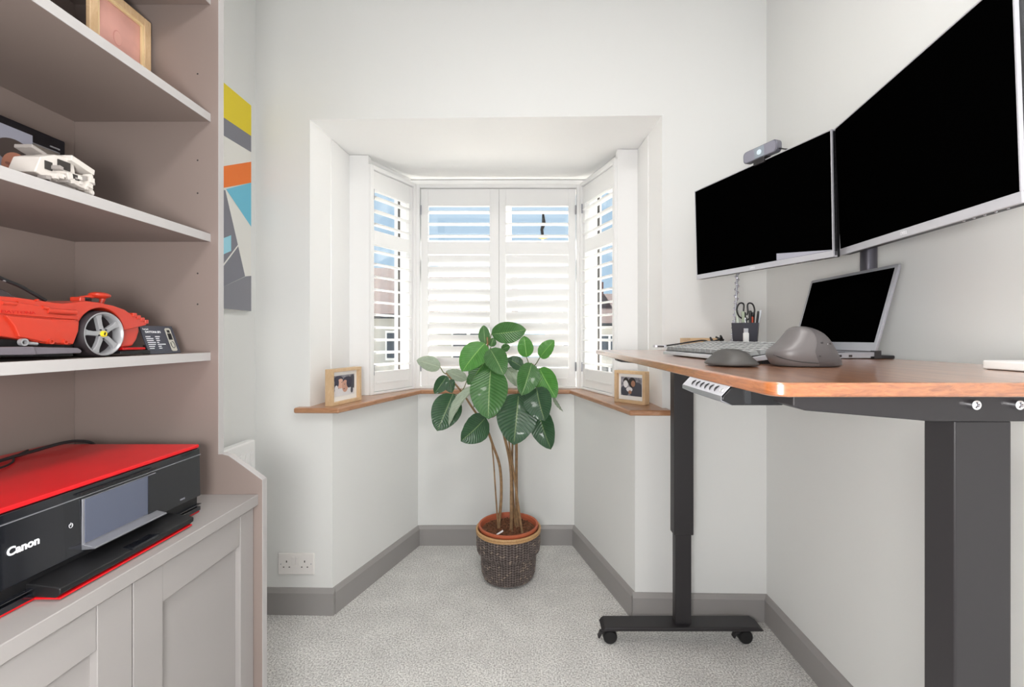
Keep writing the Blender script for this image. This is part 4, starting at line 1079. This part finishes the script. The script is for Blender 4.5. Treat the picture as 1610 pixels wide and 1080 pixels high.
# vertical mouse: stack of superellipse-like rings
def lofted(rings, n=28):
    """rings: (z, cx, cy, rx, ry, angle)"""
    b = MB()
    for (z, cx, cy, rx, ry, a) in rings:
        for k in range(n):
            t = 2 * PI * k / n; c, s_ = math.cos(t), math.sin(t)
            x = rx * math.copysign(abs(c) ** .8, c); y = ry * math.copysign(abs(s_) ** .8, s_)
            b.v.append(Vector((cx + x * math.cos(a) - y * math.sin(a), cy + x * math.sin(a) + y * math.cos(a), z)))
    for j in range(len(rings) - 1):
        for k in range(n):
            q = j * n + k; q2 = j * n + (k + 1) % n
            b.f.append((q, q2, q2 + n, q + n)); b.m.append(0)
    b.f.append(tuple(range(n))[::-1]); b.m.append(0)
    e = (len(rings) - 1) * n; b.f.append(tuple(e + k for k in range(n))); b.m.append(0)
    return b
vm = empty('vertical_mouse', (.466, .785, DT), 0, 'tall grey vertical ergonomic mouse near the front corner of the desk', 'mouse')
SIL = [(.0008, .432, .528, .034), (.003, .427, .535, .038), (.010, .422, .5335, .040), (.018, .4185, .529, .041), (.0255, .418, .525, .0405), (.029, .421, .523, .040), (.034, .428, .5195, .039), (.041, .4365, .515, .037), (.049, .4435, .509, .034), (.056, .4485, .502, .030), (.0615, .452, .493, .026), (.0655, .4555, .483, .020), (.068, .4605, .474, .012), (.0685, .464, .470, .005)]
def vring(off): return [(z, (a + c) / 2 - .466, -.004 * (z / .07), (c - a) / 2 + off, d + off, 0) for z, a, c, d in SIL]
b = lofted(vring(0), 40); bd = b.build('body', M_mouse, vm, smooth=True)
b = lofted(vring(.0005), 40)
keep = [i for i, f in enumerate(b.f) if len(f) == 4 and (i % 40 >= 30 or i % 40 < 10)]       # the half under the thumb
b.f = [b.f[i] for i in keep]; b.m = [0] * len(keep)
b.build('thumb_side', M_mouse2, vm, smooth=True)
b = MB(); b.tube(bez([(-.0465, -.012, .020), (-.038, -.030, .014), (-.015, -.0405, .009), (.012, -.0405, .007)]), .0006, 6); b.build('seam', M_black, bd)
b = MB(); b.tube(bez([(.012, -.0425, .019), (.035, -.036, .0185), (.056, -.018, .020)]), .0006, 6); b.build('thumb_seam', M_black, vm, smooth=True)
b = MB(); b.ball((.018, -.0385, .0405), (.0035, .002, .002), 10); b.ball((.031, -.0335, .039), (.007, .003, .0024), 12); b.build('thumb_button', M_darkmetal, vm, smooth=True)
b = MB(); b.tube([(.028, -.0372, .0385), (.036, -.0330, .037)], .0011, 8); b.build('button_mark', M_text, vm)
# flat mouse
fm = empty('flat_mouse', (.357, .795, DT), 0, 'low black rounded mouse beside the keyboard, at the front edge of the desk', 'mouse')
b = lofted([(.0008, 0, 0, .036, .046, 0), (.003, 0, 0, .0405, .052, 0), (.007, 0, 0, .039, .052, 0), (.012, 0, 0, .032, .049, 0), (.019, 0, .0, .025, .044, 0), (.025, -.001, .0, .019, .036, 0), (.0285, -.001, 0, .012, .026, 0), (.0295, -.001, 0, .005, .012, 0)])
fb = b.build('body', mat('soft_black', (66, 64, 62), .55), fm, smooth=True, sub=1)
b = MB(); b.lathe([(.0, -.003), (.005, -.003), (.005, .003), (0, .003)], 16, (0, .03, .0235), 'x'); b.build('scroll_wheel', M_black, fm, smooth=True)

# keyboard
kb = empty('keyboard', (.394, 1.055, DT), math.radians(2.9), 'full-size silver and black keyboard with its rear feet raised, along the front of the desk', 'keyboard')
MK = Matrix.Rotation(math.radians(-8), 4, 'Y')
b = MB(); b.prism([(0, .003), (.002, .011), (.135, .0155), (.137, .012), (.137, .003)], -.222, .222, 'y', M=MK)
b.build('case', M_silver, kb, bev=.0012)
b = MB(); b.box(.008, .130, -.215, .215, .0105, .0135, M=MK); b.build('key_plate', M_black, kb)
b = MB(); b.prism([(.03, .0005), (.132, .0005), (.136, .0195), (.03, .0065)], -.221, -.215, 'y'); b.prism([(.03, .0005), (.132, .0005), (.136, .0195), (.03, .0065)], .215, .221, 'y'); b.build('side_skirt', M_black, kb)
k0 = MB(); k0.add([(-.0088, -.0082, 0), (.0088, -.0082, 0), (.0088, .0082, 0), (-.0088, .0082, 0), (-.0066, -.0065, .0085), (.0066, -.0065, .0085), (.0066, .0065, .0085), (-.0066, .0065, .0085)], [(0, 3, 2, 1), (4, 5, 6, 7), (0, 1, 5, 4), (1, 2, 6, 5), (2, 3, 7, 6), (3, 0, 4, 7)], 0)
k0.m = [0, 1, 2, 0, 0, 2]
key0 = None
for r in range(6):
    for c in range(16):
        p = MK @ Vector((.019 + r * .0198 + (.004 if r == 5 else 0), -.203 + c * .02707, .0133))
        if key0 is None:
            key0 = k0.build('key', [M_keyc, M_keyw, mat('key_side_grey', (128, 130, 130), .45)], kb); ko = key0
        else:
            ko = key0.copy(); COL.objects.link(ko); ko.parent = kb
        ko.location = p; ko.rotation_euler = (0, math.radians(-8), 0); ko.scale = (1, 1.45, 1)

# pen pot and what stands in it
pt = empty('pen_pot', (.678, 1.410, DT), 0, 'dark grey tapered pen pot between the keyboard and the monitors', 'pot')
b = MB(); b.lathe([(0, .001), (.033, .001), (.034, .004), (.0405, .090), (.0392, .0905), (.0325, .006), (0, .005)], 6); b.build('cup', mat('pot_grey', (64, 64, 72), .45), pt, bev=.001)
pt.scale = (1.07, 1.07, 1.04)
sc_ = empty('scissors', (.672, 1.395, DT + .010), math.radians(8), 'black-handled scissors standing upside down in the pen pot', 'scissors')
for sx in (-1, 1):
    pts = [(sx * .004, 0, .108), (sx * .007, 0, .118), (sx * .006, 0, .138), (sx * .012, 0, .1445), (sx * .022, 0, .142), (sx * .028, 0, .131), (sx * .029, 0, .118), (sx * .022, 0, .104), (sx * .010, 0, .096), (sx * .004, 0, .092)]
    b = MB(); b.tube(bez(pts, 5), .0024, 8); b.build('handle', M_black, sc_, smooth=True)
    b = MB(); b.prism([(sx * .001, .02), (sx * .006, .03), (sx * .005, .10), (-sx * .001, .10)], -.001 * sx, .0005 - .001 * sx + .0008, 'y'); b.build('blade', M_chrome, sc_)
pens = [((-.024, -.012), .125, .0042, (176, 184, 172), 'pale grey marker leaning left in the pen pot', -.10, 'marker'), ((-.014, -.018), .120, .0045, (150, 160, 140), 'sage green highlighter at the front of the pen pot', -.03, 'highlighter'),
        ((-.006, -.006), .118, .0044, (62, 56, 78), 'dark violet pen in the pen pot, next to the scissors', .0, 'pen'), ((.004, -.020), .122, .004, (50, 62, 110), 'navy blue pen in the middle of the pen pot', .02, 'pen'),
        ((.010, -.016), .104, .006, (184, 80, 58), 'short red and orange stick at the front of the pen pot', .02, 'glue stick'), ((.018, -.004), .118, .0055, (84, 84, 70), 'olive marker behind the scissors handle in the pen pot', .06, 'marker'),
        ((.024, -.010), .122, .003, (60, 60, 62), 'thin black pen on the right side of the pen pot', .14, 'pen'), ((.028, -.002), .126, .0028, (196, 200, 206), 'silver pen leaning out at the right rim of the pen pot', .22, 'pen')]
for (px_, py_), h, r, c, lab, ln, kd in pens:
    pn = empty(kd.replace(' ', '_'), (.678 + px_ * .9, 1.410 + py_, DT + .009), 0, lab, kd)
    pn.rotation_euler = (0, ln * .8, 0)
    m_ = mat('pen_colour', c, .35)
    b = MB(); b.lathe([(0, 0), (r * .5, 0), (r, .01), (r, h * .68), (r * .97, h * .68)], 12, close=True); b.build('barrel', m_, pn, smooth=True)
    b = MB(); b.lathe([(r * 1.06, h * .68), (r * 1.06, h - .002), (r * .6, h), (0, h)], 12); b.build('cap', m_ if c[0] > 100 else M_black, pn, smooth=True)
# white plug hanging in front of the pot
us = empty('usb_plug', (.655, 1.358, DT + .052), 0, 'white cable plug hanging on the front of the pen pot', 'plug')
b = MB(); b.prism(rrect(-.0075, .0075, -.018, .012, .004, 4), -.004, .004, 'y'); b.build('body', M_cablew, us, bev=.001)
b = MB(); b.box(-.0055, .0055, -.003, .003, .012, .024); b.build('connector', M_silver, us)
b = MB(); b.tube(bez([(0, 0, -.018), (.001, -.004, -.03), (-.008, -.01, -.04), (-.03, -.012, -.049), (-.06, .01, -.050)]), .0016, 8); b.build('lead', M_cablew, us, smooth=True)
# docking box
dkb = empty('docking_station', (.557, 1.075, DT), 0, 'small silver-topped box behind the keyboard, in front of the pen pot', 'docking station')
b = MB(); b.box(-.017, .017, -.045, .045, .0005, .0305); b.build('case', M_darkmetal, dkb, bev=.002)
b = MB(); b.box(-.017, .017, -.045, .045, .0308, .0375); b.build('top', M_alu, dkb, bev=.001)
# wooden tray
ty = empty('desk_tray', (.607, 1.60, DT), 0, 'small pale wooden tray box behind the keyboard at the window end of the desk', 'tray')
b = MB()
b.box(-.065, -.059, -.05, .05, .0005, .046); b.box(.059, .065, -.05, .05, .0005, .046); b.box(-.059, .059, -.05, -.044, .0005, .046); b.box(-.059, .059, .044, .05, .0005, .046); b.box(-.059, .059, -.044, .044, .0005, .005)
b.build('box', M_oakf, ty, bev=.001); ty.scale = (.78, 1, 1.02)
b = MB(); b.box(-.057, .057, -.042, .042, .034, .041); b.build('insert', M_greyp, ty)
# cables on the desk
cable('desk_cable', [(.385, 1.262, DT + .026), (.42, 1.26, DT + .031), (.46, 1.265, DT + .037), (.51, 1.30, DT + .040), (.555, 1.35, DT + .026), (.58, 1.39, DT + .012), (.60, 1.44, DT + .004)], .0022, M_cablek, 'black cable running over the far end of the keyboard towards the pen pot')
cp_ = empty('cable_adaptor', (.372, 1.262, DT + .0215), 0, 'small silver adaptor lying across the far end of the keyboard', 'adaptor')
b = MB(); b.prism(rrect(-.020, .014, -.012, .012, .005, 4), 0, .0065); b.build('case', M_silver, cp_, bev=.001)
b = MB(); b.box(-.012, .006, -.0125, -.0115, .001, .005); b.build('socket', M_hole, cp_)
rnd = random.Random(11)
for i, lab in enumerate(('black cable coiled loosely beside the pen pot, nearest the tray', 'grey cable bunched at the foot of the pen pot', 'black cable heap lying between keyboard and pen pot')):
    pts = []
    for k in range(12):
        a = k * .9 + i * 2; r = .016 + .006 * math.sin(k * 1.7 + i)
        pts.append((.585 + .012 * i + r * 1.35 * math.cos(a) * (1.2 if i == 0 else 1) - .015 * (i == 0), 1.43 + .03 * i - .03 + r * math.sin(a), DT + .003 + i * .009 + .008 * (1 + math.sin(k * 2.1 + i)) + .002 * k * (i != 1)))
    cable('cable_bundle', pts, .003, M_cablek if i != 1 else mat('cable_grey', (110, 106, 100), .5), lab, n=6)
# sprung silver cable hanging from the far monitor
b = MB(); P = []
for k in range(221):
    t = k / 220; z = 1.40 - t * (1.40 - DT - .004); a = t * 2 * PI * 15
    P.append((.716 + .0065 * math.cos(a) + .006 * math.sin(t * 3) - .022 * t, 1.545 + .0065 * math.sin(a), z))
b.tube(P, .0016, 6); b.tube([(.716 + .006 * math.sin(t * 3) - .022 * t, 1.545, 1.40 - t * (1.40 - DT - .004)) for t in [i / 12 for i in range(13)]], .0035, 8, 1)
tag(b.build('spiral_cable', [mat('spiral_silver', (212, 212, 224), .25, metal=.5), M_alu], smooth=True), 'silver spiral-wrapped cable hanging down from the far monitor behind the pen pot', 'cable')
# white box at the right edge
wb_ = empty('white_box', (.765, .66, DT), math.radians(0), 'small white box at the near end of the desk, cut by the right picture edge', 'box')
b = MB(); b.prism(rrect(-.055, .055, -.022, .05, .004, 3), .001, .014); b.build('body', M_cablew, wb_, bev=.002)
b = MB(); b.box(-.05, .05, -.018, .046, 0, .001); b.build('foot', M_black, wb_)

# ================================================================ CEILING LAMP (above the picture)
cl = empty('ceiling_light', (.03, .35, 2.56), 0, 'round white ceiling light above the middle of the room', 'ceiling light')
b = MB(); b.lathe([(0, 0), (.19, 0), (.20, -.02), (.20, -.05), (.185, -.055), (.185, -.04), (0, -.04)], 40); b.build('housing', M_white, cl, smooth=True)
b = MB(); b.lathe([(0, -.075), (.09, -.072), (.15, -.065), (.185, -.05)], 40); b.build('diffuser', emis('lamp_diffuser', (255, 240, 220), 3), cl, smooth=True)
fl = empty('fill_lamp', (LAMP_POS[0], LAMP_POS[1], 0), 0, 'added white globe fill lamp on a slim black stand, unseen behind the camera', 'lamp')  # added out of view to brighten the room
b = MB(); b.lathe([(0, 0), (.13, 0), (.13, .012), (.02, .02), (0, .02)], 36); b.build('base', M_black, fl, smooth=True)
b = MB(); b.tube([(0, 0, .015), (0, 0, LAMP_POS[2] - LAMP_R + .01)], .008, 12); b.build('pole', M_black, fl, smooth=True)
m_ = mat('fill_globe', (255, 240, 220)); q_ = m_.node_tree.nodes['Principled BSDF']
q_.inputs['Emission Color'].default_value = (1, .985, .97, 1); q_.inputs['Emission Strength'].default_value = LAMP_E
b = MB(); b.ball((0, 0, LAMP_POS[2]), LAMP_R, 32); b.build('fill_lamp_globe', m_, fl, smooth=True)
